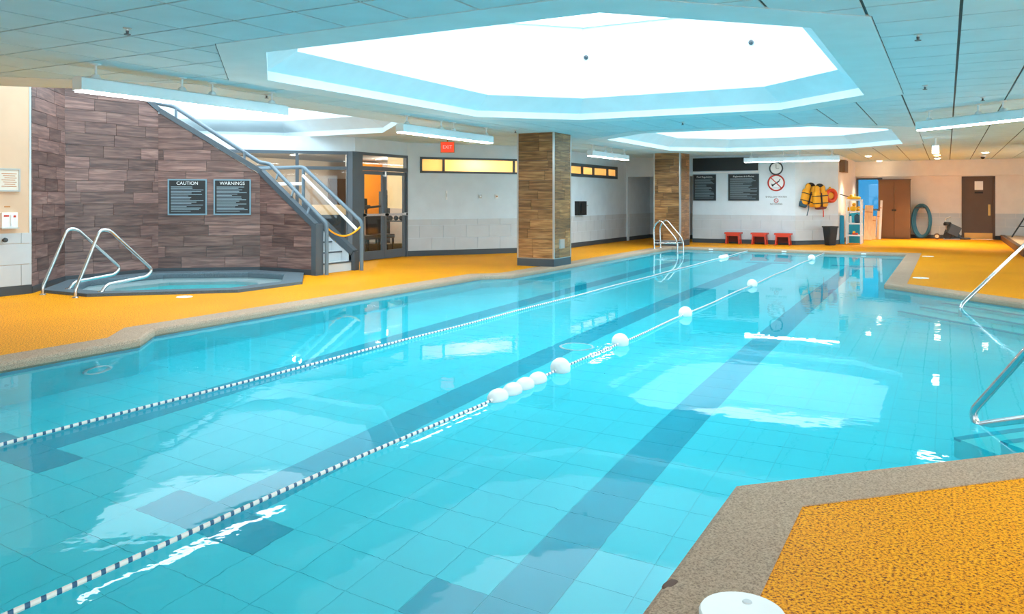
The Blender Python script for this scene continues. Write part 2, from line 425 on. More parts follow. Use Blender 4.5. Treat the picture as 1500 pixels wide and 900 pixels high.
# ------------------------------------------------------------------ wall helpers
CEIL = 2.745
class Wall:
    """runs p0->p1, room on the right-hand side; thickness grows to the left"""
    def __init__(s, p0, p1):
        s.p0 = Vector(p0); s.p1 = Vector(p1); s.L = (s.p1 - s.p0).length; s.d = (s.p1 - s.p0) / s.L
        s.n = Vector((-s.d.y, s.d.x))            # away from the room
    def at(s, t, off=0.0, z=0.0):
        """off positive = into the room"""
        p = s.p0 + s.d * t - s.n * off; return Vector((p.x, p.y, z))
    def slab(s, mb, a, b, z0, z1, o0, o1):
        q = [s.at(a, o0), s.at(b, o0), s.at(b, o1), s.at(a, o1)]
        return mb.prism([(k.x, k.y) for k in q], z0, z1)
    def body(s, name, m, z0=0.0, z1=CEIL, holes=(), th=0.15, label=None, a=0.0, b=None):
        b = s.L if b is None else b
        xs = sorted({a, b} | {max(a, min(b, h[i])) for h in holes for i in (0, 1)}); mb = MB()
        for i in range(len(xs) - 1):
            m0 = (xs[i] + xs[i + 1]) / 2; cuts = sorted([(h[2], h[3]) for h in holes if h[0] < m0 < h[1]]); z = z0
            for c0, c1 in cuts:
                if c0 > z + 1e-4: s.slab(mb, xs[i], xs[i + 1], z, c0, 0, -th)
                z = max(z, c1)
            if z < z1 - 1e-4: s.slab(mb, xs[i], xs[i + 1], z, z1, 0, -th)
        o = mb.build(name, m); return struct(o, label)
    def pieces(s, parent, name, m, region, row, length, z0, gap=0.006, proud=0.012, holes=(), rnd=True, joint=None):
        """courses of blocks clipped to a convex region polygon in (t, z)"""
        ts = [p[0] for p in region]; zs = [p[1] for p in region]; k = 0; z = z0
        while z < max(zs) - 1e-3:
            t = min(ts) - (random.uniform(0, length) if rnd else (length / 2 if k % 2 else 0))
            while t < max(ts):
                ln = length * (random.uniform(0.55, 1.15) if rnd else 1.0)
                poly = [(t + gap / 2, z + gap / 2), (t + ln - gap / 2, z + gap / 2), (t + ln - gap / 2, z + row - gap / 2), (t + gap / 2, z + row - gap / 2)]
                for a, b, c_ in half(region): poly = clip(poly, a, b, c_) if len(poly) > 2 else poly
                pcs = [poly] if area(poly) > 1.5e-3 else []
                for h in holes:
                    if pcs: pcs = subtract(pcs, [(h[0], h[2]), (h[1], h[2]), (h[1], h[3]), (h[0], h[3])])
                pcs = [q for q in pcs if abs(area(q)) > 1.5e-3]
                if pcs:
                    mb = MB()
                    for q in pcs:
                        n_ = s.n
                        mb.extr([s.at(x, 0.001, zz) for x, zz in q], (-n_.x * proud, -n_.y * proud, 0))
                    mb.build(name, m, parent)
                t += ln
            z += row; k += 1
    def wains(s, parent, a=0.0, b=None, top=0.89, holes=()):
        b = s.L if b is None else b
        s.pieces(parent, 'wainscot_tile', 'wainscot', [(a, 0.13), (b, 0.13), (b, top), (a, top)], 0.305, 0.61, 0.13, 0.007, 0.012, holes, rnd=False)
    def skirt(s, name, a=0.0, b=None, h=0.13):
        b = s.L if b is None else b; mb = MB(); s.slab(mb, a, b, 0, h, 0.02, 0.0)
        return struct(mb.build(name, 'base'))
    def window(s, name, a, b, z0, z1, mull=(), fw=0.045, glass='pane', m='frame', depth=0.08, trans=()):
        mb = MB()
        s.slab(mb, a, b, z0, z0 + fw, 0.02, -depth); s.slab(mb, a, b, z1 - fw, z1, 0.02, -depth)
        s.slab(mb, a, a + fw, z0 + fw, z1 - fw, 0.02, -depth); s.slab(mb, b - fw, b, z0 + fw, z1 - fw, 0.02, -depth)
        xs = [a + fw / 2] + list(mull) + [b - fw / 2]
        for t in mull: s.slab(mb, t - fw / 2, t + fw / 2, z0 + fw, z1 - fw, 0.015, -depth)
        for zz in trans: s.slab(mb, a + fw, b - fw, zz - fw / 2, zz + fw / 2, 0.012, -depth)
        root = struct(mb.build(name, m))
        zs = [z0 + fw / 2] + list(trans) + [z1 - fw / 2]
        for i in range(len(xs) - 1):
            for j in range(len(zs) - 1):
                g = MB(); s.slab(g, xs[i], xs[i + 1], zs[j], zs[j + 1], -0.03, -0.036); g.build('pane', glass, root)
        return root

# ------------------------------------------------------------------ pool shape
PX0, PX1 = -6.99, -0.90
POOL = [(-6.99, 0.9), (-0.9, 0.9), (-0.9, 3.92), (2.1, 6.95), (2.1, 11.38), (-0.9, 14.4), (-0.9, 22.6), (-6.99, 22.6),
        (-6.99, 12.95), (-7.40, 12.5), (-7.40, 5.70), (-6.99, 5.22)]
COPE_OUT = offset_poly(POOL, 0.33)
SPA_OUT = [(-10.68, 7.12), (-9.2, 8.5), (-9.2, 9.85), (-10.28, 11.04), (-11.45, 11.04), (-12.82, 9.95), (-12.82, 8.22), (-11.74, 7.12)]
SPA_IN = offset_poly(SPA_OUT, -0.34)
WZ, FZ = -0.065, -1.35

# deck
fl = flat([[(-13.2, -6.5), (7.2, -6.5), (7.2, 32.2), (-13.2, 32.2)], list(reversed(COPE_OUT)), list(reversed(offset_poly(SPA_OUT, -0.02)))], 0.0).build('floor', 'deck')
struct(fl, 'orange and brown flecked rubber pool deck')
# coping: top sheet, rounded inner lip, face
def coping(name, inner, outer, zt, zb, m, label):
    mb = MB(); lip = offset_poly(inner, 0.03)
    n = len(inner)
    ring(mb, outer, lip, zt, zt); ring(mb, lip, offset_poly(inner, 0.009), zt, zt - 0.009); ring(mb, offset_poly(inner, 0.009), inner, zt - 0.009, zt - 0.03)
    ring(mb, inner, inner, zt - 0.03, zb); ring(mb, outer, outer, zt, zb); ring(mb, inner, outer, zb, zb)
    return struct(mb.build(name, m), label)
cop = coping('trim_1', POOL, COPE_OUT, 0.006, -0.16, 'coping', 'grey pebble coping around the big pool')
MB().sell((-0.866, 2.80, 0.0), (0.024, 0.05, 0.0072), 0.8, Matrix.Rotation(R(-12), 3, 'Z')).build('chipped_patch', 'stain', cop, True)
coping('trim_2', SPA_IN, SPA_OUT, 0.045, -0.2, 'spa_coping', 'blue grey coping around the whirlpool')

# pool basin
pb = MB(); wall_in = offset_poly(POOL, 0.012)
ring(pb, wall_in, wall_in, -0.05, FZ - 0.02)
basin = struct(pb.build('pool_basin', 'pool_wall'), 'turquoise tiled basin of the big pool')
flat([wall_in], FZ - 0.003).build('basin_floor', 'pool_grout', basin)
wb = MB(); ring(wb, offset_poly(POOL, 0.006), offset_poly(POOL, 0.006), -0.16, -0.30); wb.build('waterline_band', 'pool_dark', basin)
P_ = 0.33; X0g = -1.89 - P_ / 2
def is_dark(x, y):
    for lx in (-1.89, -3.87, -5.85):
        if abs(x - lx) < P_ / 2 and 3.2 < y < 20.5: return True
        if abs(x - lx) < P_ * 1.5 and (3.2 < y < 3.2 + P_ + 0.05 or 20.15 < y < 20.5): return True
    return False
def convex_pool(): return None
def inside(poly, x, y):
    r = False; n = len(poly)
    for i in range(n):
        x1, y1 = poly[i]; x2, y2 = poly[i - 1]
        if (y1 > y) != (y2 > y) and x < (x2 - x1) * (y - y1) / (y2 - y1) + x1: r = not r
    return r
cells = []
for i in range(-18, 14):
    for j in range(0, 68):
        x = X0g + P_ * (i + 0.5); y = 0.9 + P_ * (j + 0.5) + 0.01
        if inside(POOL, x, y): cells.append((x, y))
def tile_box(mb, x, y, h=P_ / 2 - 0.0025): mb.box(x - h, x + h, y - h, y + h, FZ - 0.003, FZ)
vis = sorted([(in_view(x, y, -0.5), x, y) for x, y in cells if in_view(x, y, -0.5)])[:290]
near = {(x, y) for _, x, y in vis}
unit = {}
for dk in (False, True):
    t = MB(); t.box(-P_ / 2 + 0.0025, P_ / 2 - 0.0025, -P_ / 2 + 0.0025, P_ / 2 - 0.0025, -0.003, 0); unit[dk] = t.mesh('pool_floor_tile', 'pool_dark' if dk else 'pool_tile')
rest = {False: MB(), True: MB()}
for x, y in cells:
    dk = is_dark(x, y)
    if (x, y) in near:
        o = bpy.data.objects.new('pool_floor_tile', unit[dk]); COL.objects.link(o); o.parent = basin; o.location = (x, y, FZ)
    else: tile_box(rest[dk], x, y)
for dk in (False, True):
    o = rest[dk].build('pool_floor_tiles', 'pool_dark' if dk else 'pool_tile', basin); o['kind'] = 'stuff'
# drain ring on the pool floor and underwater light in the wall
dr = thing('pool_drain', 'round drain cover on the pool floor over a lane line', 'drain', (-3.75, 8.5, FZ))
MB().lathe([(0.0, 0.0), (0.19, 0.0), (0.19, 0.012), (0.15, 0.018), (0.0, 0.018)], (-3.75, 8.5, FZ), 24).build('cover', 'pool_wall', dr)
MB().tube([(-3.75 + 0.19 * math.cos(a), 8.5 + 0.19 * math.sin(a), FZ + 0.014) for a in [k * math.pi / 12 for k in range(24)]], 0.016, 6, True).build('rim', 'white_plastic', dr)
pl = thing('underwater_light', 'round underwater light set in the pool side wall', 'pool light', (-6.99, 4.75, -0.78))
MB().tube([(-6.965, 4.75 + 0.13 * math.cos(a), -0.78 + 0.13 * math.sin(a)) for a in [k * math.pi / 12 for k in range(24)]], 0.02, 8, True).build('bezel', 'white_plastic', pl, True)
MB().lathe([(0, 0.0), (0.12, 0.0), (0.1, 0.02), (0, 0.03)], (-6.985, 4.75, -0.78), 20, 'X').build('lens', 'pool_wall', pl, True)
# underwater steps in the bay
def bay_steps(p0, p1, inward, name):
    a = Vector(p0); b = Vector(p1); n = Vector(inward[:2]).normalized()
    root = None
    for k in range(3):
        z = -0.35 - 0.3 * k; q = [a + n * (0.0), b + n * 0.0, b + n * (0.38 * (k + 1)), a + n * (0.38 * (k + 1))]
        mb = MB().prism([(v.x, v.y) for v in q], FZ, z); o = mb.build('step', 'pool_wall', basin)
        q2 = [a + n * (0.38 * (k + 1) - 0.06), b + n * (0.38 * (k + 1) - 0.06), b + n * (0.38 * (k + 1) + 0.004), a + n * (0.38 * (k + 1) + 0.004)]
        MB().prism([(v.x, v.y) for v in q2], z - 0.05, z + 0.004).build('step_nosing', 'pool_dark', o)
bay_steps((0.2, 13.29), (1.6, 11.88), (-1, -1, 0), 'far')
bay_steps((0.85, 5.69), (2.0, 6.85), (-1, 1, 0), 'near')
# water
w = flat([offset_poly(POOL, 0.004)], WZ).build('pool_water', 'pool_water'); [setattr(p_, 'use_smooth', True) for p_ in w.data.polygons];  tag(w, 'clear turquoise water filling the big lane pool', kind='stuff')
sb = MB(); si = offset_poly(SPA_IN, 0.012); s2 = offset_poly(SPA_IN, -0.42)
ring(sb, si, si, 0.0, -0.45); ring(sb, si, s2, -0.45, -0.45); ring(sb, s2, s2, -0.45, -0.9)
sbasin = struct(sb.build('whirlpool_basin', 'spa_tile'), 'white tiled basin of the whirlpool with a bench'); flat([s2], -0.9).build('basin_floor', 'pool_wall', sbasin)
sbd = MB(); ring(sbd, offset_poly(SPA_IN, 0.006), offset_poly(SPA_IN, 0.006), -0.12, -0.18); sbd.build('waterline_band', 'sign_frame', sbasin)
w = flat([offset_poly(SPA_IN, 0.004)], -0.045).build('whirlpool_water', 'spa_water'); tag(w, 'pale blue water in the whirlpool by the plank wall', kind='stuff')

# ------------------------------------------------------------------ ceiling and skylights
OCT = []   # inner openings, outer flanges, upper ring
for yc in (0.0, 10.43):
    OCT.append(dict(inner=octo(-6.82, -0.95, 5.46 + yc, 12.68 + yc, 1.28), outer=octo(-7.23, -0.50, 4.97 + yc, 13.17 + yc, 1.58), up=octo(-6.53, -1.25, 5.74 + yc, 12.40 + yc, 1.17)))
OCT.append(dict(inner=octo(-14.4, -8.6, 5.4, 13.2, 1.55), outer=octo(-15.1, -7.84, 4.7, 13.9, 1.86), up=octo(-14.1, -8.9, 5.7, 12.9, 1.45)))
CX0, CX1, CY0, CY1 = -0.52 - 0.61 * 30, -0.52 + 0.61 * 9, 5.0 - 0.61 * 18, 31.9
ce = flat([[(CX0, CY0), (CX1, CY0), (CX1, CY1 + 0.2), (CX0, CY1 + 0.2)]] + [list(reversed(o['inner'])) for o in OCT], CEIL + 0.012).build('ceiling', 'ceil_grid')
struct(ce, 'suspended tile ceiling in a dark grid')
allc = []
NX = int(round((CX1 - CX0) / 0.61)); NY = int((CY1 - CY0) / 0.61) + 1
for i in range(NX):
    for j in range(NY):
        x = CX0 + 0.61 * i; y = CY0 + 0.61 * j; g = 0.011
        if x < -16.5: continue
        cell = [(x + g, y + g), (x + 0.61 - g, y + g), (x + 0.61 - g, min(y + 0.61 - g, CY1)), (x + g, min(y + 0.61 - g, CY1))]
        if area(cell) < 0.02: continue
        pcs = [cell]; cut = False
        for o in OCT:
            ox = offset_poly(o['outer'], 0.01)
            if any(True for q in ox if True) and not (x > max(p[0] for p in ox) or x + 0.61 < min(p[0] for p in ox) or y > max(p[1] for p in ox) or y + 0.61 < min(p[1] for p in ox)):
                pcs = subtract(pcs, ox); cut = True
        if sum(abs(area(p)) for p in pcs) < 0.01: continue
        allc.append((in_view(x + 0.3, y + 0.3, CEIL), x, y, pcs, cut))
vis = sorted([c_ for c_ in allc if c_[0]], key=lambda c_: c_[0])[:290]; vk = {(c_[1], c_[2]) for c_ in vis}
full = MB(); full.box(0.011, 0.599, 0.011, 0.599, 0, 0.01); full = full.mesh('ceiling_tile', 'ceil_tile')
restc = MB()
for d, x, y, pcs, cut in allc:
    if (x, y) in vk:
        if not cut and y + 0.61 <= CY1:
            o = bpy.data.objects.new('ceiling_tile', full); COL.objects.link(o); o.parent = ce; o.location = (x, y, CEIL)
        else:
            mb = MB()
            for p in pcs: mb.prism(p, CEIL, CEIL + 0.01)
            mb.build('ceiling_tile', 'ceil_tile', ce)
    else:
        for p in pcs: restc.prism(p, CEIL, CEIL + 0.01)
o = restc.build('ceiling_tiles', 'ceil_tile', ce); o['kind'] = 'stuff'
SKN = ['large octagonal skylight well above the near half of the pool', 'octagonal skylight well above the far end of the pool', 'octagonal skylight well above the whirlpool and staircase']
for q, o in enumerate(OCT):
    ZL, ZU, ZT = CEIL + 0.10, 3.07, 4.25
    mb = MB(); ring(mb, o['outer'], o['inner'], CEIL - 0.004, CEIL - 0.004); ring(mb, o['outer'], o['outer'], CEIL - 0.004, CEIL + 0.012)
    root = struct(mb.build('skylight_well', 'plaster'), SKN[q])
    mb = MB(); ring(mb, o['inner'], o['inner'], CEIL - 0.004, ZL); mb.build('lip', 'plaster', root)
    mb = MB(); ring(mb, o['inner'], o['up'], ZL, ZU); mb.build('sloped_soffit', 'plaster', root)
    mb = MB(); ring(mb, o['up'], o['up'], ZU, ZT); mb.build('shaft', 'plaster', root)
    xs = [p[0] for p in o['up']]; ys = [p[1] for p in o['up']]; xa, xb, ya, yb = min(xs), max(xs), min(ys), max(ys)
    fr = MB(); fo, fi = offset_poly(o['up'], 0.05), offset_poly(o['up'], -0.03)
    ring(fr, fo, fo, ZT, ZT + 0.07); ring(fr, fi, fi, ZT, ZT + 0.07); ring(fr, fo, fi, ZT, ZT); ring(fr, fo, fi, ZT + 0.07, ZT + 0.07)
    fr.build('dome_frame', 'white_plastic', root)
    dm = MB(); cx_, cy_ = (xa + xb) / 2, (ya + yb) / 2; ts = [1.0, 0.85, 0.65, 0.4, 0.15]
    for t in ts: dm.v += [(cx_ + (p[0] - cx_) * t, cy_ + (p[1] - cy_) * t, ZT + 0.07 + 0.5 * (1 - t * t)) for p in o['up']]
    dm.f = [(r_ * 8 + k, r_ * 8 + (k + 1) % 8, (r_ + 1) * 8 + (k + 1) % 8, (r_ + 1) * 8 + k) for r_ in range(len(ts) - 1) for k in range(8)] + [tuple(range((len(ts) - 1) * 8, len(ts) * 8))]
    dm.build('dome', 'sky_pane', root, True)
    curb = MB(); ring(curb, o['up'], [(p[0] * 1.0, p[1] * 1.0) for p in offset_poly(o['up'], 1.6)], ZT + 0.075, ZT + 0.075); curb.build('roof_curb', 'plaster', root)

# ------------------------------------------------------------------ walls
w_left = Wall((-11.8, -6.0), (-11.8, 7.0))
wl = w_left.body('wall_left', 'cream_paint', z1=4.2, label='cream wall with tiled lower half beside the whirlpool'); w_left.wains(wl, 9.8); w_left.skirt('baseboard_left')
tm = MB(); w_left.slab(tm, w_left.L - 0.03, w_left.L, 0, 4.2, 0.006, -0.05); struct(tm.build('trim_3', 'trim_metal'))
N = [(-11.8, 7.0), (-12.9, 8.2), (-12.85, 9.97), (-11.42, 11.1), (-10.1, 11.1)]
wa = Wall(N[0], N[1]); o = wa.body('wall_niche_near', 'plank_joint', z1=4.2, th=0.1, label='wood plank tile wall at the cream wall corner')
wa.pieces(o, 'plank', 'plank_spa', [(0, 0.1), (wa.L, 0.1), (wa.L, 4.2), (0, 4.2)], 0.2, 0.95, 0.1)
def sloped_wall(wl_, name, region, mname, label):
    """wall body with a sloping top; region in (t,z)"""
    mb = MB(); mb.extr([wl_.at(t, 0, z) for t, z in region], (wl_.n.x * 0.1, wl_.n.y * 0.1, 0))
    o_ = struct(mb.build(name, 'plank_joint'), label)
    wl_.pieces(o_, 'plank', mname, [(t, max(z, 0.1)) for t, z in region], 0.2, 0.95, 0.1)
    return o_
wb_ = Wall(N[1], N[2])
sloped_wall(wb_, 'wall_niche_side', [(0, 0), (wb_.L, 0), (wb_.L, 2.97), (0.4, 4.2), (0, 4.2)], 'plank_spa', 'wood plank tile wall along the whirlpool below the upper stairs')
wc = Wall(N[2], N[3])
sloped_wall(wc, 'wall_stair_diagonal', [(0, 0), (wc.L, 0), (wc.L, 1.84), (0.04, 2.97), (0, 2.97)], 'plank_spa', 'wood plank tile wall under the stair rail with two notice boards')
wd = Wall(N[3], N[4])
sloped_wall(wd, 'wall_stair_front', [(0, 0), (wd.L, 0), (wd.L, 0.87), (0, 1.84)], 'plank_spa', 'wood plank tile end wall under the lower stair rail')
for i, w_ in enumerate((wa, wb_, wc, wd)): w_.skirt('baseboard_niche_%d' % (i + 1), h=0.1)

# glass front of the gym
wg = Wall((-14.3, 11.05), (-11.45, 13.9)); wdr = Wall((-11.45, 13.9), (-11.45, 15.85))
wg.body('wall_gym_glass', 'white_paint', z0=2.43, th=0.12); wdr.body('wall_gym_door', 'white_paint', z0=2.43, th=0.12)
wg.window('window_1', 0.0, wg.L - 0.12, 0.0, 2.43, (1.5, 2.8), 0.07, trans=(2.06,))
cp = MB(); cp.prism([(-11.55, 13.78), (-11.42, 13.78), (-11.42, 14.08), (-11.55, 14.08)], 0, 2.43); struct(cp.build('trim_4', 'frame'))
wdr.window('window_2', 0.18, wdr.L, 2.06, 2.43, (), 0.06)
jm = MB(); wdr.slab(jm, 0.18, 0.24, 0, 2.06, 0.02, -0.08); wdr.slab(jm, wdr.L - 0.06, wdr.L, 0, 2.06, 0.02, -0.08); wdr.slab(jm, 0.18, wdr.L, 2.03, 2.09, 0.025, -0.085); struct(jm.build('trim_5', 'frame'))
for k, (a, b) in enumerate(((0.25, 1.055), (1.065, 1.88))):
    mb = MB(); st = 0.075
    wdr.slab(mb, a, a + st, 0.01, 2.02, 0.0, -0.05); wdr.slab(mb, b - st, b, 0.01, 2.02, 0.0, -0.05)
    wdr.slab(mb, a + st, b - st, 0.01, 0.2, 0.0, -0.05); wdr.slab(mb, a + st, b - st, 1.94, 2.02, 0.0, -0.05)
    d_ = struct(mb.build('door_%d' % (k + 1), 'frame'), 'glazed grey metal door leaf with a push bar')
    g = MB(); wdr.slab(g, a + st, b - st, 0.2, 1.94, -0.02, -0.026); g.build('pane', 'pane', d_)
    g = MB(); wdr.slab(g, a + 0.02, b - 0.02, 1.0, 1.05, 0.07, 0.03); wdr.slab(g, a + 0.02, a + 0.07, 0.99, 1.06, 0.07, 0.0); wdr.slab(g, b - 0.07, b - 0.02, 0.99, 1.06, 0.07, 0.0); g.build('push_bar', 'steel', d_)
    if k == 0:
        g = MB(); wdr.slab(g, b - 0.06, b, 1.9, 2.02, 0.06, 0.0); g.build('door_closer', 'steel', d_)

# wall with frosted ribbon windows
wm = Wall((-11.45, 15.85), (-9.4, 18.6)); wy = Wall((-9.4, 18.6), (-9.4, 25.35))
HM = [(0.32, 3.1, 2.02, 2.41)]; HY_ = [(1.4, 5.93, 2.03, 2.42)]
o = wm.body('wall_ribbon_diagonal', 'white_paint', holes=HM, label='white wall with frosted ribbon window beside the gym doors'); wm.wains(o); wm.skirt('baseboard_ribbon_diagonal')
o = wy.body('wall_ribbon_side', 'white_paint', holes=HY_, label='white wall with small frosted windows beyond the near column'); wy.wains(o); wy.skirt('baseboard_ribbon_side')
wm.window('window_3', 0.32, 3.1, 2.02, 2.41, (0.93, 2.84), 0.05, 'frosted')
wy.window('window_4', 1.4, 5.93, 2.03, 2.42, (2.2, 3.1, 3.95, 5.1), 0.09, 'frosted')
# warm lit rooms behind the frosted windows
def back_room(wl_, a, b, name, lamps):
    mb = MB(); D = 1.6
    wl_.slab(mb, a - 0.3, b + 0.3, 1.2, CEIL, -D, -D - 0.05); wl_.slab(mb, a - 0.35, a - 0.3, 1.2, CEIL, -0.16, -D); wl_.slab(mb, b + 0.3, b + 0.35, 1.2, CEIL, -0.16, -D)
    wl_.slab(mb, a - 0.35, b + 0.35, 1.15, 1.2, -0.16, -D); wl_.slab(mb, a - 0.35, b + 0.35, CEIL - 0.06, CEIL - 0.02, -0.16, -D)
    struct(mb.build(name, 'room_warm'))
    for t, off, e in lamps:
        l = bpy.data.lights.new('room_lamp', 'POINT'); l.energy = e; l.color = (1.0, 0.80, 0.48); l.shadow_soft_size = 0.12
        lo = bpy.data.objects.new('room_lamp', l); COL.objects.link(lo); lo.location = wl_.at(t, off, 2.3)
back_room(wm, 0.32, 3.1, 'wall_washroom_a', ((1.75, -0.42, 10), (0.75, -1.0, 7), (2.6, -0.9, 8)))
back_room(wy, 1.4, 5.93, 'wall_washroom_b', ((2.0, -0.8, 7), (3.6, -0.8, 7), (5.2, -0.9, 5)))

# far wall with corridor opening
wf = Wall((-9.4, 25.35), (-4.02, 25.35)); HF = [(0.06, 2.25, 0.0, 2.12)]
o = wf.body('wall_far', 'white_paint', holes=HF, label='white end wall with pool regulation boards'); wf.wains(o, 2.25); wf.skirt('baseboard_far', 2.25)
wr1 = Wall((-9.34, 25.5), (-9.34, 27.6)); wr2 = Wall((-9.34, 27.6), (-7.15, 27.6)); wr3 = Wall((-7.15, 27.6), (-7.15, 25.5))
for i, w_ in enumerate((wr1, wr2, wr3)):
    o = w_.body('wall_corridor_%d' % (i + 1), 'white_paint'); w_.wains(o); w_.skirt('baseboard_corridor_%d' % (i + 1))
we = Wall((-4.02, 25.35), (-2.93, 26.44)); o = we.body('wall_far_diagonal', 'white_paint', label='white angled wall with life vests'); we.wains(o); we.skirt('baseboard_far_diagonal')
wsd = Wall((-2.93, 26.44), (-2.93, 31.9)); o = wsd.body('wall_recess_side', 'warm_white'); wsd.wains(o); wsd.skirt('baseboard_recess_side')
wR = Wall((-2.93, 31.9), (4.8, 31.9)); HR = [(0.02, 0.88, 0.0, 2.15), (3.4, 4.36, 0.0, 2.15)]
o = wR.body('wall_far_recess', 'warm_white', holes=HR, label='far white wall with brown door and glass door'); wR.wains(o, 0.88, 3.4); wR.wains(o, 4.36, 6.0); wR.skirt('baseboard_far_recess', 0.88, 3.4); wR.skirt('baseboard_far_recess_b', 4.36)
bk = MB(); wR.slab(bk, 0.0, wR.L, 2.2, CEIL, 0.25, 0.0); struct(bk.build('wall_bulkhead', 'warm_white'), 'white bulkhead above the far door')
wR.window('window_5', 0.02, 0.88, 0.0, 2.15, (), 0.06, 'blue_pane', trans=(1.0,))
# brown door
d_ = MB(); wR.slab(d_, 3.44, 4.32, 0.01, 2.11, -0.03, -0.08); d_ = struct(d_.build('door_3', 'door_brown'), 'brown metal door with brass kick plate')
jm = MB(); wR.slab(jm, 3.38, 3.44, 0, 2.15, 0.02, -0.1); wR.slab(jm, 4.32, 4.38, 0, 2.15, 0.02, -0.1); wR.slab(jm, 3.38, 4.38, 2.11, 2.17, 0.02, -0.1); jm.build('door_frame', 'door_brown', d_)
g = MB(); wR.slab(g, 3.46, 4.30, 0.02, 0.22, -0.02, -0.03); g.build('kick_plate', 'brass', d_)
g = MB(); wR.slab(g, 4.17, 4.24, 0.82, 1.2, -0.015, -0.03); wR.slab(g, 4.19, 4.22, 0.95, 1.1, 0.03, -0.02); g.build('handle', 'brass', d_)
g = MB(); wR.slab(g, 3.77, 4.02, 1.7, 2.0, -0.02, -0.03); g.build('door_notice', 'white_plastic', d_)
g = MB(); wR.slab(g, 3.77, 4.02, 1.58, 1.64, -0.02, -0.03); g.build('name_plate', 'black', d_)
# right and back walls, out of the picture; glazing enlarged on the right, added at the back, for daylight
wrt = Wall((4.8, 31.9), (4.8, -6.0)); HRT = [(31.9 - y1, 31.9 - y0, 0.1, 2.6) for y0, y1 in WIN_Y]
wrt.body('wall_right', 'white_paint', holes=HRT)
for i, h in enumerate(HRT): wrt.window('window_%d' % (6 + i), h[0], h[1], h[2], h[3], (h[0] + 1.75,), 0.06)
wbk = Wall((4.8, -6.0), (-11.8, -6.0)); HBK = [(4.8 - x1, 4.8 - x0, 0.1, 2.6) for x0, x1 in WIN_X]
wbk.body('wall_back', 'white_paint', holes=HBK)
for i, h in enumerate(HBK): wbk.window('window_%d' % (14 + i), h[0], h[1], h[2], h[3], (h[0] + 1.75,), 0.06)
# raised platform and right-hand column
mb = MB(); mb.box(1.72, 4.8, 22.6, 31.9, 0, 0.15); pf = struct(mb.build('floor_platform', 'platform'), 'raised pale platform behind the right column')
MB().box(1.6, 1.72, 22.6, 31.9, 0, 0.17).build('edge_curb', 'platform_edge', pf); MB().box(1.72, 4.8, 22.48, 22.6, 0, 0.17).build('edge_curb', 'platform_edge', pf)
mb = MB(); mb.box(-40, 40, 33, 120, -0.3, -0.2); mb.box(5.2, 60, -20, 33, -0.3, -0.2); mb.box(-20, 60, -50, -6.3, -0.3, -0.2); struct(mb.build('ground_outside', 'outside_ground'))  # unseen ground, kept pale to bounce daylight up to the ceiling

# columns
def column(name, x0, x1, y0, y1, label, mname, trims=(), zb=0.17):
    mb = MB(); mb.box(x0, x1, y0, y1, 0, CEIL); c_ = struct(mb.build(name, 'plank_joint'), label)
    for p0, p1 in (((x1, y0), (x0, y0)), ((x1, y1), (x1, y0)), ((x0, y1), (x1, y1)), ((x0, y0), (x0, y1))):
        w_ = Wall(p1, p0)       # room outside the column
        w_.pieces(c_, 'plank', mname, [(0, zb), (w_.L, zb), (w_.L, CEIL), (0, CEIL)], 0.2, 0.75, zb)
    MB().box(x0 - 0.014, x1 + 0.014, y0 - 0.014, y1 + 0.014, 0, zb - 0.012).build('column_base', 'base', c_)
    t = MB()
    for x, y in ((x0, y0), (x1, y0), (x1, y1), (x0, y1)): t.box(x - 0.017, x + 0.017, y - 0.017, y + 0.017, zb, CEIL)
    t.box(x0 - 0.016, x1 + 0.016, y0 - 0.016, y1 + 0.016, zb - 0.012, zb)
    t.build('corner_trim', 'trim_metal', c_)
    for f in trims: f(c_)
    return c_
def outlet(c_):
    MB().box(-7.02, -6.99, 15.0, 15.22, 0.36, 0.55).build('outlet_cover', 'trim_metal', c_)
column('column', -7.85, -7.03, 14.77, 15.58, 'wood plank column standing at the pool edge', 'plank_column', (outlet,))
def strip(c_):
    MB().box(-6.89, -6.86, 23.0, 23.12, 0.17, CEIL).build('corner_trim', 'trim_metal', c_)
column('column', -7.66, -6.88, 23.05, 24.0, 'wood plank column behind the pool ladder', 'plank_column', (strip,))
column('column', 1.75, 2.6, 22.75, 23.6, 'wood plank column on the raised platform', 'plank_column')

# ------------------------------------------------------------------ staircase
NR, RS, TD, SX, SY0, SY1 = 6, 0.185, 0.25, -10.16, 11.22, 12.22
stt = thing('staircase', 'grey staircase with pipe handrails rising beside the plank wall', 'stairs', (-10.7, 11.7, 0))
for k in range(NR):
    x1 = SX - TD * k; MB().box(x1 - TD, x1, SY0, SY1, RS * k if k else 0.0, RS * (k + 1) - 0.02).build('riser', 'stair_side', stt)
    MB().box(x1 - TD, x1 + 0.02, SY0, SY1, RS * (k + 1) - 0.02, RS * (k + 1)).build('tread', 'tread', stt)
    MB().box(x1 - 0.012, x1 + 0.024, SY0, SY1, RS * (k + 1) - 0.024, RS * (k + 1) + 0.003).build('nosing', 'frame', stt)
XL = SX - TD * NR; ZLd = RS * NR
MB().prism([(XL, SY1 + 0.1), (XL - 1.2, SY1 + 0.1), (XL - 1.25, 11.2), (-11.55, 11.22), (XL, 11.22)], ZLd - 0.12, ZLd).build('landing', 'tread', stt)
dirv = Vector((-0.7846, -0.62)); nv = Vector((-0.62, 0.7846))
for k in range(6):
    a = Vector((-11.50, 11.20)) + dirv * (0.28 * k); b = a + dirv * 0.28; z = ZLd + RS * (k + 1)
    q = [a, b, b + nv * 1.0, a + nv * 1.0]; MB().prism([(v.x, v.y) for v in q], z - 0.12, z).build('tread', 'tread', stt)
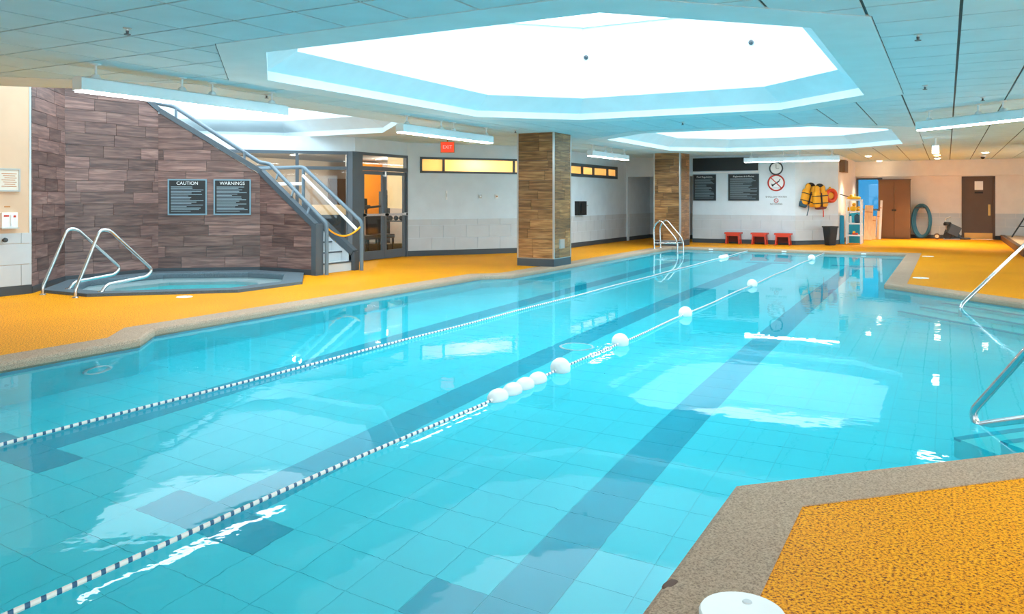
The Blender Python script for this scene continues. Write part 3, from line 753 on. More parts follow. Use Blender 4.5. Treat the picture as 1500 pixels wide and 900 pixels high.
for k in range(6):
    y = 9.8 - 0.28 * k; MB().box(-14.0, -13.0, y - 0.28, y, ZLd + RS * (7 + k) - 0.12, ZLd + RS * (7 + k)).build('tread', 'tread', stt)
# inner white side panel and dark stringers
MB().extr([(SX, SY1, 0), (XL, SY1, 0), (XL, SY1, 1.2), (SX, SY1, 0.3)], (0, 0.06, 0)).build('side_panel', 'stair_side', stt)
MB().bar((SX + 0.03, 12.27, 0.34), (-11.4, 12.27, 1.27), 0.13, 0.12).build('stringer', 'frame', stt)
MB().box(SX - 0.06, SX + 0.08, SY1, 12.36, 0, 0.36).build('end_post', 'frame', stt)
MB().bar((-10.08, 11.13, 0.90), (-11.42, 11.13, 1.90), 0.12, 0.10).build('stringer', 'frame', stt)
MB().bar((-11.42, 11.13, 1.90), (-12.84, 10.02, 3.02), 0.12, 0.09).build('stringer', 'frame', stt)
MB().bar((-12.88, 10.0, 3.02), (-12.92, 8.4, 4.1), 0.12, 0.09).build('stringer', 'frame', stt)
MB().box(-10.1, -9.99, 11.04, 11.24, 0, 0.93).build('end_post', 'frame', stt)
r_ = 0.038
rail = [(-9.95, 11.28, 0.0), (-9.95, 11.28, 0.93), (-11.28, 11.2, 2.05), (-11.5, 11.16, 2.08), (-12.72, 10.2, 3.12), (-12.88, 10.0, 3.16), (-12.95, 9.75, 3.2), (-13.0, 8.5, 4.1)]
MB().tube(fillet(rail, 0.06), r_, 10).build('handrail', 'rail_paint', stt, True)
rail2 = [(-9.97, 12.3, 0.0), (-9.97, 12.3, 0.94), (-11.46, 12.3, 2.03), (-12.75, 12.3, 2.03), (-13.9, 11.3, 2.03)]
MB().tube(fillet(rail2, 0.06), r_, 10).build('handrail', 'rail_paint', stt, True)
MB().tube([(-11.46, 12.3, 1.2), (-11.46, 12.3, 2.03)], 0.035, 10).build('rail_post', 'rail_paint', stt, True)
MB().tube([(-12.7, 12.3, 1.0), (-12.7, 12.3, 2.03)], 0.03, 10).build('rail_post', 'rail_paint', stt, True)
for t in (0.18, 0.5, 0.82):
    x = -10.08 - 1.2 * t; z = 0.95 + 1.0 * t; MB().tube([(x, 11.15, z - 0.02), (x, 11.2, z + 0.1)], 0.02, 8).build('rail_bracket', 'rail_paint', stt, True)
for p in ((-11.7, 10.97, 2.12), (-12.65, 10.2, 2.9), (-12.9, 9.9, 3.06)): MB().tube([p, (p[0], p[1], p[2] + 0.16)], 0.025, 8).build('rail_bracket', 'rail_paint', stt, True)
MB().bar((-9.98, 12.16, 0.80), (-11.35, 12.16, 1.86), 0.03, 0.05).build('inner_grab_rail', 'white_plastic', stt)
MB().bar((-11.6, 12.45, 1.70), (-12.6, 12.45, 1.70), 0.03, 0.06).build('inner_grab_rail', 'white_plastic', stt)
ch = [(-9.96, 11.3 + 0.94 * t, 0.86 - 0.02 * t - 0.16 * 4 * t * (1 - t)) for t in [k / 14 for k in range(15)]]
tag(MB().tube(ch, 0.017, 8).build('safety_chain', 'chain', None, True), 'yellow chain hung across the foot of the stairs', 'chain')

# ------------------------------------------------------------------ gym behind the glass
struct(flat([[(-19, 10.5), (-14.6, 10.5), (-11.5, 13.6), (-11.5, 15.9), (-13.2, 20), (-19, 20)]], 0.004).build('floor_gym', 'gym_floor'))
struct(flat([[(-19, 10.5), (-14.3, 11.1), (-11.5, 13.95), (-11.52, 15.9), (-12.0, 20), (-19, 20)]], 2.5).build('ceiling_gym', 'gym_ceiling'))
Wall((-16.2, 10.2), (-16.2, 19.9)).body('wall_gym_back', 'gym_wall', z1=2.6); Wall((-16.2, 19.4), (-11.6, 19.4)).body('wall_gym_end', 'gym_wall', z1=2.6)
gw = Wall((-14.9, 17.3), (-14.9, 19.35)); gw.body('wall_gym_accent', 'orange_wall', z0=0.95, z1=2.45, a=0.95, b=2.05, label='bright orange accent wall in the gym')
Wall((-14.3, 11.05), (-16.2, 11.05)).body('wall_gym_side', 'gym_wall', z1=2.6)
def gym_lamp(x, y):
    t = thing('ceiling_downlight', 'round downlight in the gym ceiling seen through the glass front', 'ceiling light', (x, y, 2.5), group='downlights in the gym ceiling')
    MB().lathe([(0.06, 0), (0.1, 0), (0.1, -0.008), (0.075, -0.012), (0.06, -0.012)], (x, y, 2.5), 16).build('trim_ring', 'white_plastic', t, True)
    MB().lathe([(0.0, -0.006), (0.075, -0.006), (0.07, -0.014), (0, -0.016)], (x, y, 2.5), 16).build('lamp', 'downlamp', t, True)
for p in ((-14.4, 12.3), (-14.9, 12.9), (-13.7, 14.2), (-13.2, 14.6), (-12.9, 15.6), (-14.5, 15.2), (-14.0, 18.0)): gym_lamp(*p)
for p, e in (((-13.6, 14.4, 2.3), 70), ((-13.6, 18.0, 2.2), 45), ((-15.0, 13.0, 2.3), 70)):
    l = bpy.data.lights.new('gym_lamp', 'POINT'); l.energy = e; l.color = (1.0, 0.86, 0.68); l.shadow_soft_size = 0.1
    lo = bpy.data.objects.new('gym_lamp', l); COL.objects.link(lo); lo.location = p
cn = thing('reception_counter', 'pale wooden reception counter behind the gym glass', 'counter', (-13.5, 15.3, 0))
MB().cbox((-13.5, 15.3, 0.5), (0.5, 1.0, 1.0), R(-45)).build('body', 'base', cn); MB().cbox((-13.48, 15.28, 1.12), (0.6, 1.1, 0.24), R(-45)).build('top', 'counter', cn)
dd = thing('wooden_door', 'brown wooden door in the gym back wall', 'door', (-16.15, 18.8, 0))
MB().box(-16.17, -16.12, 18.4, 19.2, 0.01, 2.0).build('leaf', 'cabinet', dd); MB().box(-16.12, -16.08, 18.48, 18.54, 0.95, 1.05).build('handle', 'steel', dd)
rk = thing('dumbbell_rack', 'black dumbbell rack behind the right gym door', 'weight rack', (-13.6, 18.3, 0))
for z in (0.75, 1.15, 1.5): MB().box(-14.0, -13.2, 18.1, 18.45, z, z + 0.03).build('shelf', 'frame', rk)
for x in (-14.02, -13.2): MB().box(x, x + 0.05, 18.05, 18.5, 0, 1.6).build('upright', 'frame', rk)
for z in (0.78, 1.18, 1.53):
    for k in range(4):
        x = -13.88 + 0.19 * k
        db = thing('dumbbell', 'black dumbbell on the gym weight rack', 'dumbbell', (x, 18.28, z + 0.07), group='dumbbells on the gym rack')
        MB().tube([(x, 18.15, z + 0.07), (x, 18.41, z + 0.07)], 0.015, 8).build('grip', 'steel', db)
        for y in (18.13, 18.37): MB().lathe([(0, 0), (0.06, 0), (0.07, 0.02), (0.06, 0.06), (0, 0.06)], (x, y, z + 0.07), 10, 'Y').build('weight', 'black', db)
tr = thing('exercise_machine', 'black exercise machine standing in the gym', 'exercise machine', (-13.2, 16.9, 0))
MB().box(-13.8, -12.6, 16.6, 17.2, 0.02, 0.22).build('deck', 'black', tr)
for y in (16.62, 17.15): MB().tube(fillet([(-13.7, y, 0.2), (-13.75, y, 1.15), (-13.2, y, 1.2)], 0.1), 0.03, 8).build('upright', 'black', tr, True)
MB().cbox((-13.75, 16.88, 1.25), (0.12, 0.5, 0.3)).build('console', 'black', tr)
for i, (x, y) in enumerate(((-12.5, 15.5), (-12.6, 16.3))):
    bn = thing('waiting_chair', ('black chair inside the left gym door', 'black chair inside the right gym door')[i], 'chair', (x, y, 0))
    MB().box(x - 0.25, x + 0.25, y - 0.25, y + 0.25, 0.4, 0.5).build('seat', 'black', bn); MB().box(x - 0.28, x - 0.2, y - 0.25, y + 0.25, 0.5, 0.95).build('backrest', 'black', bn)
    for sx in (-1, 1):
        for sy in (-1, 1): MB().box(x + sx * 0.22 - 0.02, x + sx * 0.22 + 0.02, y + sy * 0.22 - 0.02, y + sy * 0.22 + 0.02, 0.005, 0.4).build('leg', 'black', bn)

# ------------------------------------------------------------------ pendant lights
def pendant(loc, rz, L, stems, label):
    t = thing('linear_pendant_light', label, 'pendant light', loc, rz, 'linear pendant lights over the pool edge')
    B = lambda mb, n, m, s=False, p=t: mb.build(n, m, p, s, world=False)
    mb = MB(); w = 0.075
    mb.extr([(0, -w, -0.165), (0, -w, -0.285), (0, w, -0.285), (0, w, -0.165), (0, 0.04, -0.15), (0, -0.04, -0.15)], (L, 0, 0)); B(mb, 'housing', 'fixture_white')
    for k in range(2): B(MB().box(0.02 + k * L / 2, (k + 1) * L / 2 - 0.02, -w + 0.008, w - 0.008, -0.30, -0.284), 'lamp_tube', 'lamp')
    for x in stems:
        B(MB().tube([(x, 0, -0.004), (x, 0, -0.15)], 0.011, 8), 'stem', 'fixture_white', True)
        B(MB().lathe([(0.05, -0.001), (0.05, -0.01), (0.02, -0.02), (0.0, -0.02)], (x, 0, 0), 12), 'canopy_cup', 'fixture_white', True)
        B(MB().lathe([(0.0, -0.15), (0.055, -0.15), (0.035, -0.115), (0.02, -0.105), (0.0, -0.105)], (x, 0, 0), 12), 'bracket', 'fixture_white', True)
    return t
pendant((-7.55, 4.93, CEIL), R(90), 2.82, (0.2, 1.24, 1.66, 2.6), 'white linear pendant light hung beside the whirlpool')
pendant((-7.70, 10.45, CEIL), R(90), 2.9, (0.2, 1.2, 1.6, 2.75), 'white linear pendant light hung before the frosted ribbon window')
pendant((-7.75, 18.35, CEIL), R(90), 2.6, (0.2, 1.05, 1.45, 2.4), 'white linear pendant light hung between the two pool columns')
pendant((-5.2, 23.85, CEIL), 0, 2.6, (0.2, 1.1, 1.5, 2.4), 'white linear pendant light hung in front of the wall clock')
pendant((-0.38, 14.05, CEIL), R(-45), 2.82, (0.2, 1.1, 1.5, 2.6), 'white linear pendant light hung diagonally over the pool bay')

pendant((3.4, 3.6, CEIL), R(90), 2.82, (0.2, 1.1, 1.5, 2.6), 'white linear pendant light added unseen as fill on the right of the near deck')  # this and the next three: out-of-view pendants added as fill light
pendant((3.4, 11.4, CEIL), R(90), 2.82, (0.2, 1.1, 1.5, 2.6), 'white linear pendant light added unseen as fill on the right beyond the bay')
pendant((-7.55, -1.6, CEIL), R(90), 2.82, (0.2, 1.1, 1.5, 2.6), 'white linear pendant light added unseen as fill over the near left deck')
pendant((-5.4, -0.6, CEIL), 0, 2.82, (0.2, 1.1, 1.5, 2.6), 'white linear pendant light added unseen as fill over the near end of the pool')
pendant((-0.38, 4.1, CEIL), R(45), 2.82, (0.2, 1.1, 1.5, 2.6), 'white linear pendant light added unseen over the near bay edge to brighten the deck')  # last two pendants added out of view to brighten the near deck
pendant((0.6, -0.9, CEIL), R(90), 2.82, (0.2, 1.1, 1.5, 2.6), 'white linear pendant light added unseen to brighten the deck at the near pool corner')
# downlights with real spots
def downlight(x, y, label, e=30, aim=None):
    t = thing('ceiling_downlight', label, 'ceiling light', (x, y, CEIL), group='warm downlights near the far doors')
    MB().lathe([(0.08, -0.002), (0.12, -0.002), (0.12, -0.01), (0.09, -0.014), (0.08, -0.014)], (x, y, CEIL), 18).build('trim_ring', 'white_plastic', t, True)
    MB().lathe([(0.0, -0.004), (0.085, -0.004), (0.085, -0.02), (0.06, -0.035), (0, -0.04)], (x, y, CEIL), 18).build('lamp', 'downlamp', t, True)
    l = bpy.data.lights.new('downlight', 'SPOT'); l.energy = e; l.color = (1.0, 0.80, 0.56); l.spot_size = R(100); l.spot_blend = 0.6; l.shadow_soft_size = 0.08
    lo = bpy.data.objects.new('downlight_beam', l); COL.objects.link(lo); lo.location = (0, 0, -0.06); lo.parent = t
for x, y, lb in ((-2.16, 27.4, 'warm round downlight above the white shelf unit'), (-2.1, 31.15, 'warm round downlight in front of the glass door and cabinet'), (-0.26, 27.9, 'warm round ceiling downlight behind the hanging lantern'),
                 (-0.27, 29.9, 'warm round ceiling downlight in front of the hose coil'), (0.98, 27.0, 'warm round ceiling downlight in front of the brown door')): downlight(x, y, lb, 170)
for x, y, lb in ((-10.6, 4.6, 'warm round downlight lighting the framed notice wall'), (-10.6, 2.4, 'warm round downlight farther from the whirlpool along the cream wall')): downlight(x, y, lb, 22)
dl = thing('dome_camera', 'small white dome camera on the ceiling by the brown door', 'camera', (0.98, 28.9, CEIL))
MB().lathe([(0.09, -0.002), (0.09, -0.04), (0.06, -0.05), (0, -0.05)], (0.98, 28.9, CEIL), 16).build('housing', 'white_plastic', dl, True)
MB().sell((0.98, 28.9, CEIL - 0.06), (0.06, 0.06, 0.06), 1.0).build('dome', 'black', dl, True)
ln = thing('hanging_lantern', 'small lit white lantern hanging below the ceiling', 'lamp', (-0.22, 20.1, CEIL))
MB().tube([(-0.22, 20.1, CEIL), (-0.22, 20.1, 2.58)], 0.02, 8).build('stem', 'fixture_white', ln); MB().lathe([(0.0, 2.58), (0.07, 2.58), (0.075, 2.55), (0, 2.55)], (-0.22, 20.1, 0), 14).build('cap', 'fixture_white', ln, True)
MB().lathe([(0.0, 2.55), (0.068, 2.55), (0.07, 2.40), (0.05, 2.385), (0, 2.385)], (-0.22, 20.1, 0), 14).build('glass', 'lantern_glow', ln, True)
# sprinklers
SPK = [(-5.74, 4.17, 'near the cut corner of the near skylight'), (-7.77, 7.66, 'beside the pendant light at the whirlpool'), (-0.21, 7.44, 'right of the near skylight'), (-0.23, 10.81, 'beside the near skylight far corner'),
       (0.42, 12.41, 'behind the diagonal pendant light'), (-4.10, 13.9, 'between the two pool skylights'), (-7.5, 14.0, 'in front of the pool edge column'), (-9.3, 13.95, 'near the exit sign')]
for x, y, tx in SPK:
    t = thing('sprinkler', 'small dark fire sprinkler head on the ceiling ' + tx, 'sprinkler', (x, y, CEIL))
    MB().lathe([(0.034, -0.001), (0.034, -0.006), (0.012, -0.01), (0.01, -0.022), (0, -0.022)], (x, y, CEIL), 12).build('escutcheon', 'trim_metal', t, True)
    MB().lathe([(0.0, -0.022), (0.013, -0.022), (0.01, -0.045), (0.026, -0.05), (0.026, -0.054), (0, -0.054)], (x, y, CEIL), 12).build('head', 'frame', t, True)
for x, y in ((-5.3, 12.39), (-2.6, 12.39)):
    t = thing('sprinkler', 'small side-wall sprinkler on the far face of the near skylight well', 'sprinkler', (x, y, 3.75), group='sprinklers in the skylight well')
    MB().lathe([(0.04, 0.0), (0.04, -0.01), (0.015, -0.02), (0.015, -0.07), (0.0, -0.07)], (x, y, 3.75), 12, 'Y').build('head', 'frame', t, True)
# exit sign
ex = thing('exit_sign', 'red exit sign hanging from the ceiling by the gym doors', 'sign', (-9.55, 14.7, CEIL))
MB().cbox((-9.55, 14.7, 2.51), (0.3, 0.07, 0.24), R(28)).build('case', 'exit_case', ex)
q = Vector((math.cos(R(28)), math.sin(R(28)), 0)); nrm = Vector((q.y, -q.x, 0))
MB().cbox(Vector((-9.55, 14.7, 2.51)) + nrm * 0.037, (0.27, 0.006, 0.21), R(28)).build('face', 'exit_red', ex)
text_mb('EXIT', 0.1, Vector((-9.55, 14.7, 2.51)) + nrm * 0.042, q).build('lettering', 'white_plastic', ex)
MB().tube([(-9.55, 14.7, CEIL), (-9.55, 14.7, 2.62)], 0.015, 8).build('stem', 'exit_case', ex)

# ------------------------------------------------------------------ lane ropes
def lane_rope(x, label, balls, eggs):
    t = thing('lane_rope', label, 'lane rope', (x, 0.95, -0.04))
    n = 80; pts = [(x + 0.012 * math.sin(k * 0.55), 0.95 + 21.6 * k / n, WZ + 0.018) for k in range(n + 1)]
    MB().tube(pts, 0.011, 8).build('rope', 'rope', t, True)
    for y in balls: MB().sell((x, y, WZ + 0.03), (0.085, 0.085, 0.085), 1.0, None, 18, 12).build('float', 'white_plastic', t, True)
    for y in eggs: MB().sell((x, y, WZ + 0.012), (0.065, 0.11, 0.065), 1.0, None, 18, 12).build('float', 'white_plastic', t, True)
    for y in (0.97, 22.54): MB().tube([(x, y, WZ + 0.018), (x, y + (0.05 if y > 5 else -0.06), -0.03)], 0.012, 8).build('hook', 'steel', t)
    return t
lane_rope(-2.85, 'blue and white lane rope strung with white ball floats', (6.12, 7.52, 9.78, 13.66, 20.35), (5.05, 5.27, 5.47, 5.69))
lane_rope(-4.83, 'blue and white lane rope bare except at its far end', (), (19.6, 19.85, 20.1))

# ------------------------------------------------------------------ pool and whirlpool rails
def spa_rail(x, label):
    t = thing('grab_rail', label, 'handrail', (x, 7.0, 0.045), group='whirlpool grab rails')
    p = [(x, 6.98, 0.0), (x, 6.98, 0.12), (x, 7.35, 0.94), (x, 7.50, 0.93), (x, 8.22, 0.30), (x, 8.12, 0.20), (x, 7.45, 0.14), (x, 7.36, 0.02)]
    MB().tube(fillet(p, 0.09, 6), 0.024, 12).build('tube', 'steel', t, True)
    for y, z in ((6.98, 0.002), (7.36, 0.046)): MB().lathe([(0.0, 0), (0.045, 0), (0.04, 0.012), (0.026, 0.016), (0, 0.016)], (x, y, z), 14).build('flange', 'steel', t, True)
spa_rail(-11.48, 'chrome whirlpool grab rail nearer the cream wall'); spa_rail(-10.72, 'chrome whirlpool grab rail farther from the cream wall')
ld = thing('pool_ladder', 'chrome pool ladder in front of the second plank column', 'ladder', (-6.8, 21.8, 0))
for y in (21.55, 22.1):
    p = [(-7.16, y, 0.0), (-7.18, y, 0.62), (-7.0, y, 0.82), (-6.5, y, 0.24), (-6.5, y, -1.0)]
    MB().tube(fillet(p, 0.16, 6), 0.024, 12).build('side_rail', 'steel', ld, True)
    MB().lathe([(0.0, 0), (0.05, 0), (0.045, 0.015), (0.026, 0.02), (0, 0.02)], (-7.16, y, 0.006), 14).build('flange', 'steel', ld, True)
    MB().tube([(-7.17, y, 0.16), (-6.5, y, 0.16)], 0.018, 10).build('cross_bar', 'steel', ld, True)
for z in (-0.25, -0.55, -0.85): MB().box(-6.57, -6.47, 21.57, 22.08, z - 0.02, z + 0.02).build('rung', 'white_plastic', ld)
def bay_rail(tip, dr_, label, h=0.88, rise=1.0, ret=True):
    t = thing('bay_handrail', label, 'handrail', (tip[0] + dr_[0] * 1.2, tip[1] + dr_[1] * 1.2, 0))
    def q(s_, z): return (tip[0] + dr_[0] * s_, tip[1] + dr_[1] * s_, z)
    p = [q(1.55, 0.0), q(1.5, 0.5), q(rise, h), q(rise - 0.16, h - 0.02), q(0.0, 0.0), q(0.03, -0.09), q(0.12, -0.05), q(0.95, 0.27), q(1.05, 0.2), q(1.06, 0.0)]
    if not ret: p = p[:5] + [q(-0.05, -0.05), q(-0.06, -0.9)]
    MB().tube(fillet(p, 0.1, 5), 0.025, 12).build('tube', 'steel', t, True)
    for s_ in ((1.55, 1.06) if ret else (1.55,)): MB().lathe([(0.0, 0), (0.05, 0), (0.045, 0.015), (0.026, 0.02), (0, 0.02)], q(s_, 0.006), 14).build('flange', 'steel', t, True)
bay_rail((0.2, 12.3), (0.7071, 0.7071), 'chrome handrail on the far side of the pool bay steps', 0.86, 1.32, False)
bay_rail((0.147, 6.02), (0.7071, -0.7071), 'chrome handrail on the near side of the pool bay steps', 0.9, 0.9)

# deck fittings
def deck_disc(name, x, y, r, label, cat, z=0.0, h=0.012):
    t = thing(name, label, cat, (x, y, z))
    MB().lathe([(0, 0), (r, 0), (r, h * 0.6), (r * 0.96, h), (0, h)], (x, y, z), 32).build('lid', 'white_plastic', t, True)
    MB().lathe([(0, h), (r * 0.12, h), (r * 0.1, h + 0.004), (0, h + 0.004)], (x, y + r * 0.5, z), 12).build('finger_hole', 'wainscot', t, True)
deck_disc('skimmer_lid', -0.59, 2.68, 0.14, 'round white skimmer lid set in the near deck corner', 'skimmer lid', 0.006, 0.02)
deck_disc('deck_cover', -9.45, 7.76, 0.11, 'small white cover plate in the deck beside the whirlpool', 'cover plate', 0, 0.008)
deck_disc('deck_cover', -0.40, 21.79, 0.13, 'small white cover plate in the deck at the far pool corner', 'cover plate', 0, 0.008)
deck_disc('deck_cover', -0.40, 15.75, 0.13, 'small white cover plate in the deck behind the bay coping', 'cover plate', 0, 0.008)
for i, x in enumerate((-5.85, -3.87, -1.89)):
    MB().box(x - 0.06, x + 0.06, 22.585, 22.592, -0.05, -0.02).build('lane_plate', 'white_plastic', cop)
    MB().box(x - 0.3, x + 0.3, 22.58, 22.6, -0.28, -0.16).build('lane_target', 'pool_dark', basin)

# ------------------------------------------------------------------ notice boards
def board(wl_, a, b, z0, z1, label, title, lines, group=None, fm='sign_frame'):
    c_ = wl_.at((a + b) / 2, 0.015, z0); t = thing('notice_board', label, 'sign', c_, group=group)
    mb = MB(); wl_.slab(mb, a, b, z0, z1, 0.03, 0.014); mb.build('panel', 'sign_black', t)
    fr = MB(); f = 0.025
    wl_.slab(fr, a - f, b + f, z0 - f, z0, 0.034, 0.013); wl_.slab(fr, a - f, b + f, z1, z1 + f, 0.034, 0.013); wl_.slab(fr, a - f, a, z0, z1, 0.034, 0.013); wl_.slab(fr, b, b + f, z0, z1, 0.034, 0.013)
    fr.build('frame', fm, t)
    h = z1 - z0; wd_ = b - a
    text_mb(title, min(0.085 * h / 0.62, 1.75 * wd_ / len(title)), wl_.at((a + b) / 2, 0.032, z1 - 0.055), wl_.d.to_3d()).build('title_lettering', 'white_plastic', t)
    ls = MB(); rnd = random.Random(title)
    for k in range(lines):
        z = z1 - 0.115 - (h - 0.14) * k / lines; x1 = b - 0.03 - (rnd.random() ** 2) * wd_ * 0.5
        wl_.slab(ls, a + 0.03, x1, z - 0.011, z, 0.0315, 0.03)
    ls.build('text_lines', 'sign_line', t)
board(wc, 0.20, 0.84, 1.11, 1.73, 'black framed board headed CAUTION on the plank wall', 'CAUTION', 17)
board(wc, 1.01, 1.63, 1.11, 1.73, 'black framed board headed WARNINGS on the plank wall', 'WARNINGS', 18)
board(wf, 2.3, 2.98, 1.36, 2.14, 'black pool regulations board next to the second column', 'Pool Regulations', 17, fm='base')
board(wf, 3.41, 4.30, 1.36, 2.14, 'black pool regulations board beside the no diving sign', 'Règlements de la Piscine', 19, fm='base')
mb = MB(); wf.slab(mb, 2.27, 4.3, 2.27, 2.68, 0.05, 0.022); tag(mb.build('blank_panel', 'sign_black'), 'long blank black panel high on the far wall above the boards', 'panel')
mb = MB(); wf.slab(mb, 2.27, 4.3, 2.2, 2.245, 0.06, 0.022); tag(mb.build('picture_rail', 'white_plastic'), 'thin white rail under the blank black panel', 'rail')
# clock and no-diving sign
def disc_on(wl_, t_, z, r, off, mb=None, h=0.02, n=28):
    mb = mb or MB(); pts = [wl_.at(t_ + r * math.cos(a), off, z + r * math.sin(a)) for a in [2 * math.pi * k / n for k in range(n)]]
    mb.extr(pts, (-wl_.n.x * h, -wl_.n.y * h, 0)); return mb
def hoop_on(wl_, t_, z, r, off, rr, n=28):
    return MB().tube([wl_.at(t_ + r * math.cos(a), off, z + r * math.sin(a)) for a in [2 * math.pi * k / n for k in range(n)]], rr, 8, True)
ck = thing('wall_clock', 'round white wall clock with dark rim above the no diving sign', 'clock', wf.at(4.83, 0, 2.12))
disc_on(wf, 4.83, 2.32, 0.18, 0.005).build('face', 'white_plastic', ck); hoop_on(wf, 4.83, 2.32, 0.185, 0.02, 0.022).build('rim', 'base', ck, True)
mb = MB(); wf.slab(mb, 4.825, 4.837, 2.32, 2.45, 0.034, 0.028); wf.slab(mb, 4.83, 4.92, 2.315, 2.325, 0.034, 0.028); mb.build('hands', 'black', ck)
nd = thing('no_diving_sign', 'round red barred no diving sign on the far wall', 'sign', wf.at(4.83, 0, 1.6))
disc_on(wf, 4.83, 1.88, 0.235, 0.001, None, 0.006).build('disc', 'white_plastic', nd)
hoop_on(wf, 4.83, 1.88, 0.235, 0.01, 0.022).build('red_ring', 'ring_sign', nd, True)
MB().bar(wf.at(4.83 - 0.16, 0.016, 1.88 + 0.16), wf.at(4.83 + 0.16, 0.016, 1.88 - 0.16), 0.006, 0.028).build('red_bar', 'ring_sign', nd)
sw = MB(); sw.bar(wf.at(4.72, 0.012, 1.80), wf.at(4.92, 0.012, 1.93), 0.006, 0.035); sw.bar(wf.at(4.90, 0.012, 1.92), wf.at(4.95, 0.012, 2.0), 0.006, 0.022); sw.bar(wf.at(4.72, 0.012, 1.80), wf.at(4.70, 0.012, 1.85), 0.006, 0.03)
disc_on(wf, 4.725, 1.795, 0.03, 0.009, sw, 0.006, 12); sw.bar(wf.at(4.68, 0.012, 1.72), wf.at(4.98, 0.012, 1.72), 0.006, 0.012); sw.build('diver_figure', 'black', nd)
wr_ = thing('wall_lettering', 'shallow water no diving lettering with small red circle on the far wall', 'sign', wf.at(4.83, 0, 1.2))
text_mb('SHALLOW WATER', 0.075, wf.at(4.83, 0.004, 1.45), wf.d.to_3d()).build('lettering', 'black', wr_); text_mb('NO DIVING', 0.07, wf.at(4.83, 0.004, 1.23), wf.d.to_3d()).build('lettering', 'black', wr_)
hoop_on(wf, 4.83, 1.34, 0.06, 0.006, 0.008).build('red_ring', 'ring_sign', wr_, True)
MB().bar(wf.at(4.79, 0.006, 1.38), wf.at(4.87, 0.006, 1.30), 0.004, 0.012).build('red_bar', 'ring_sign', wr_)
# left wall fittings
t = thing('framed_notice', 'framed paper notice on the cream wall', 'picture frame', w_left.at(12.7, 0, 1.5))
mb = MB(); w_left.slab(mb, 12.53, 12.81, 1.51, 1.80, 0.02, 0.0); mb.build('sheet', 'paper', t)
fr = MB(); w_left.slab(fr, 12.51, 12.83, 1.80, 1.82, 0.03, 0); w_left.slab(fr, 12.51, 12.83, 1.49, 1.51, 0.03, 0); w_left.slab(fr, 12.81, 12.83, 1.51, 1.80, 0.03, 0); w_left.slab(fr, 12.51, 12.53, 1.51, 1.80, 0.03, 0); fr.build('frame', 'silver_frame', t)
ls = MB()
for k in range(7): w_left.slab(ls, 12.57 + 0.02 * (k % 3), 12.78 - 0.02 * (k % 2), 1.74 - 0.03 * k, 1.748 - 0.03 * k, 0.022, 0.02)
ls.build('text_lines', 'exit_case', t)
t = thing('alarm_box', 'clear cased emergency call box on the cream wall', 'alarm box', w_left.at(12.67, 0, 0.96))
mb = MB(); w_left.slab(mb, 12.56, 12.78, 0.97, 1.19, 0.05, 0.0); mb.build('case', 'white_plastic', t)
mb = MB(); w_left.slab(mb, 12.585, 12.655, 1.13, 1.155, 0.054, 0.05); mb.build('red_label', 'ring_sign', t); mb = MB(); w_left.slab(mb, 12.68, 12.71, 1.0, 1.16, 0.062, 0.05); mb.build('lever', 'steel', t)
mb = MB(); w_left.slab(mb, 12.71, 12.75, 1.12, 1.15, 0.058, 0.05); mb.build('button', 'red_plastic', t); mb = MB(); w_left.slab(mb, 12.55, 12.79, 0.955, 0.975, 0.07, 0.0); mb.build('ledge', 'silver_frame', t)
mb = MB(); w_left.slab(mb, 12.62, 12.70, 1.265, 1.28, 0.004, 0.0); tag(mb.build('tiny_label', 'exit_case'), 'tiny orange label above the emergency call box', 'label')
t = thing('wall_valve', 'dark knob on the tiled lower cream wall', 'knob', w_left.at(12.6, 0, 0.8))
MB().lathe([(0, 0.0), (0.02, 0.0), (0.02, 0.03), (0.035, 0.04), (0.03, 0.065), (0, 0.07)], tuple(w_left.at(12.6, 0.012, 0.8)), 14, 'X').build('knob', 'base', t, True)
# ribbon wall fittings
def plate(wl_, t_, z, w, h, m, name, label, cat, knob=None):
    r0 = thing(name, label, cat, wl_.at(t_, 0, z)); mb = MB(); wl_.slab(mb, t_ - w / 2, t_ + w / 2, z - h / 2, z + h / 2, 0.02, 0.0); mb.build('plate', m, r0)
    if knob: mb = MB(); wl_.slab(mb, t_ - w / 5, t_ + w / 5, z - h / 5, z + h / 5, 0.035, 0.02); mb.build('knob', knob, r0)
plate(wm, 1.0, 1.48, 0.035, 0.22, 'white_plastic', 'thermometer', 'slim white thermometer strip on the ribbon window wall', 'thermometer', 'trim_metal')
plate(wm, 1.9, 1.45, 0.08, 0.09, 'silver_frame', 'wall_switch', 'grey wall switch below the frosted ribbon window', 'switch', 'white_plastic')
plate(wm, 2.35, 1.45, 0.08, 0.09, 'white_plastic', 'wall_switch', 'white wall switch with brown edge nearer the column', 'switch', 'exit_case')
bx = thing('wall_telephone', 'black box telephone on the wall beyond the pool edge column', 'telephone', wy.at(2.9, 0, 0.9))
mb = MB(); wy.slab(mb, 2.55, 3.1, 0.92, 1.32, 0.14, 0.0); mb.build('case', 'black', bx); mb = MB(); wy.slab(mb, 2.65, 2.75, 0.97, 1.27, 0.18, 0.14); mb.build('handset', 'black', bx); mb = MB(); wy.slab(mb, 3.1, 3.3, 1.18, 1.2, 0.1, 0.06); mb.build('bracket', 'silver_frame', bx)
# speaker box on the recess wall
sp = thing('wall_speaker', 'brown box speaker high on the recess side wall', 'speaker', wsd.at(0.5, 0, 2.2))
mb = MB(); wsd.slab(mb, 0.25, 1.2, 2.22, 2.6, 0.16, 0.0); mb.build('case', 'cabinet', sp); mb = MB(); wsd.slab(mb, 0.3, 1.15, 2.26, 2.56, 0.166, 0.16); mb.build('grille', 'door_brown', sp)

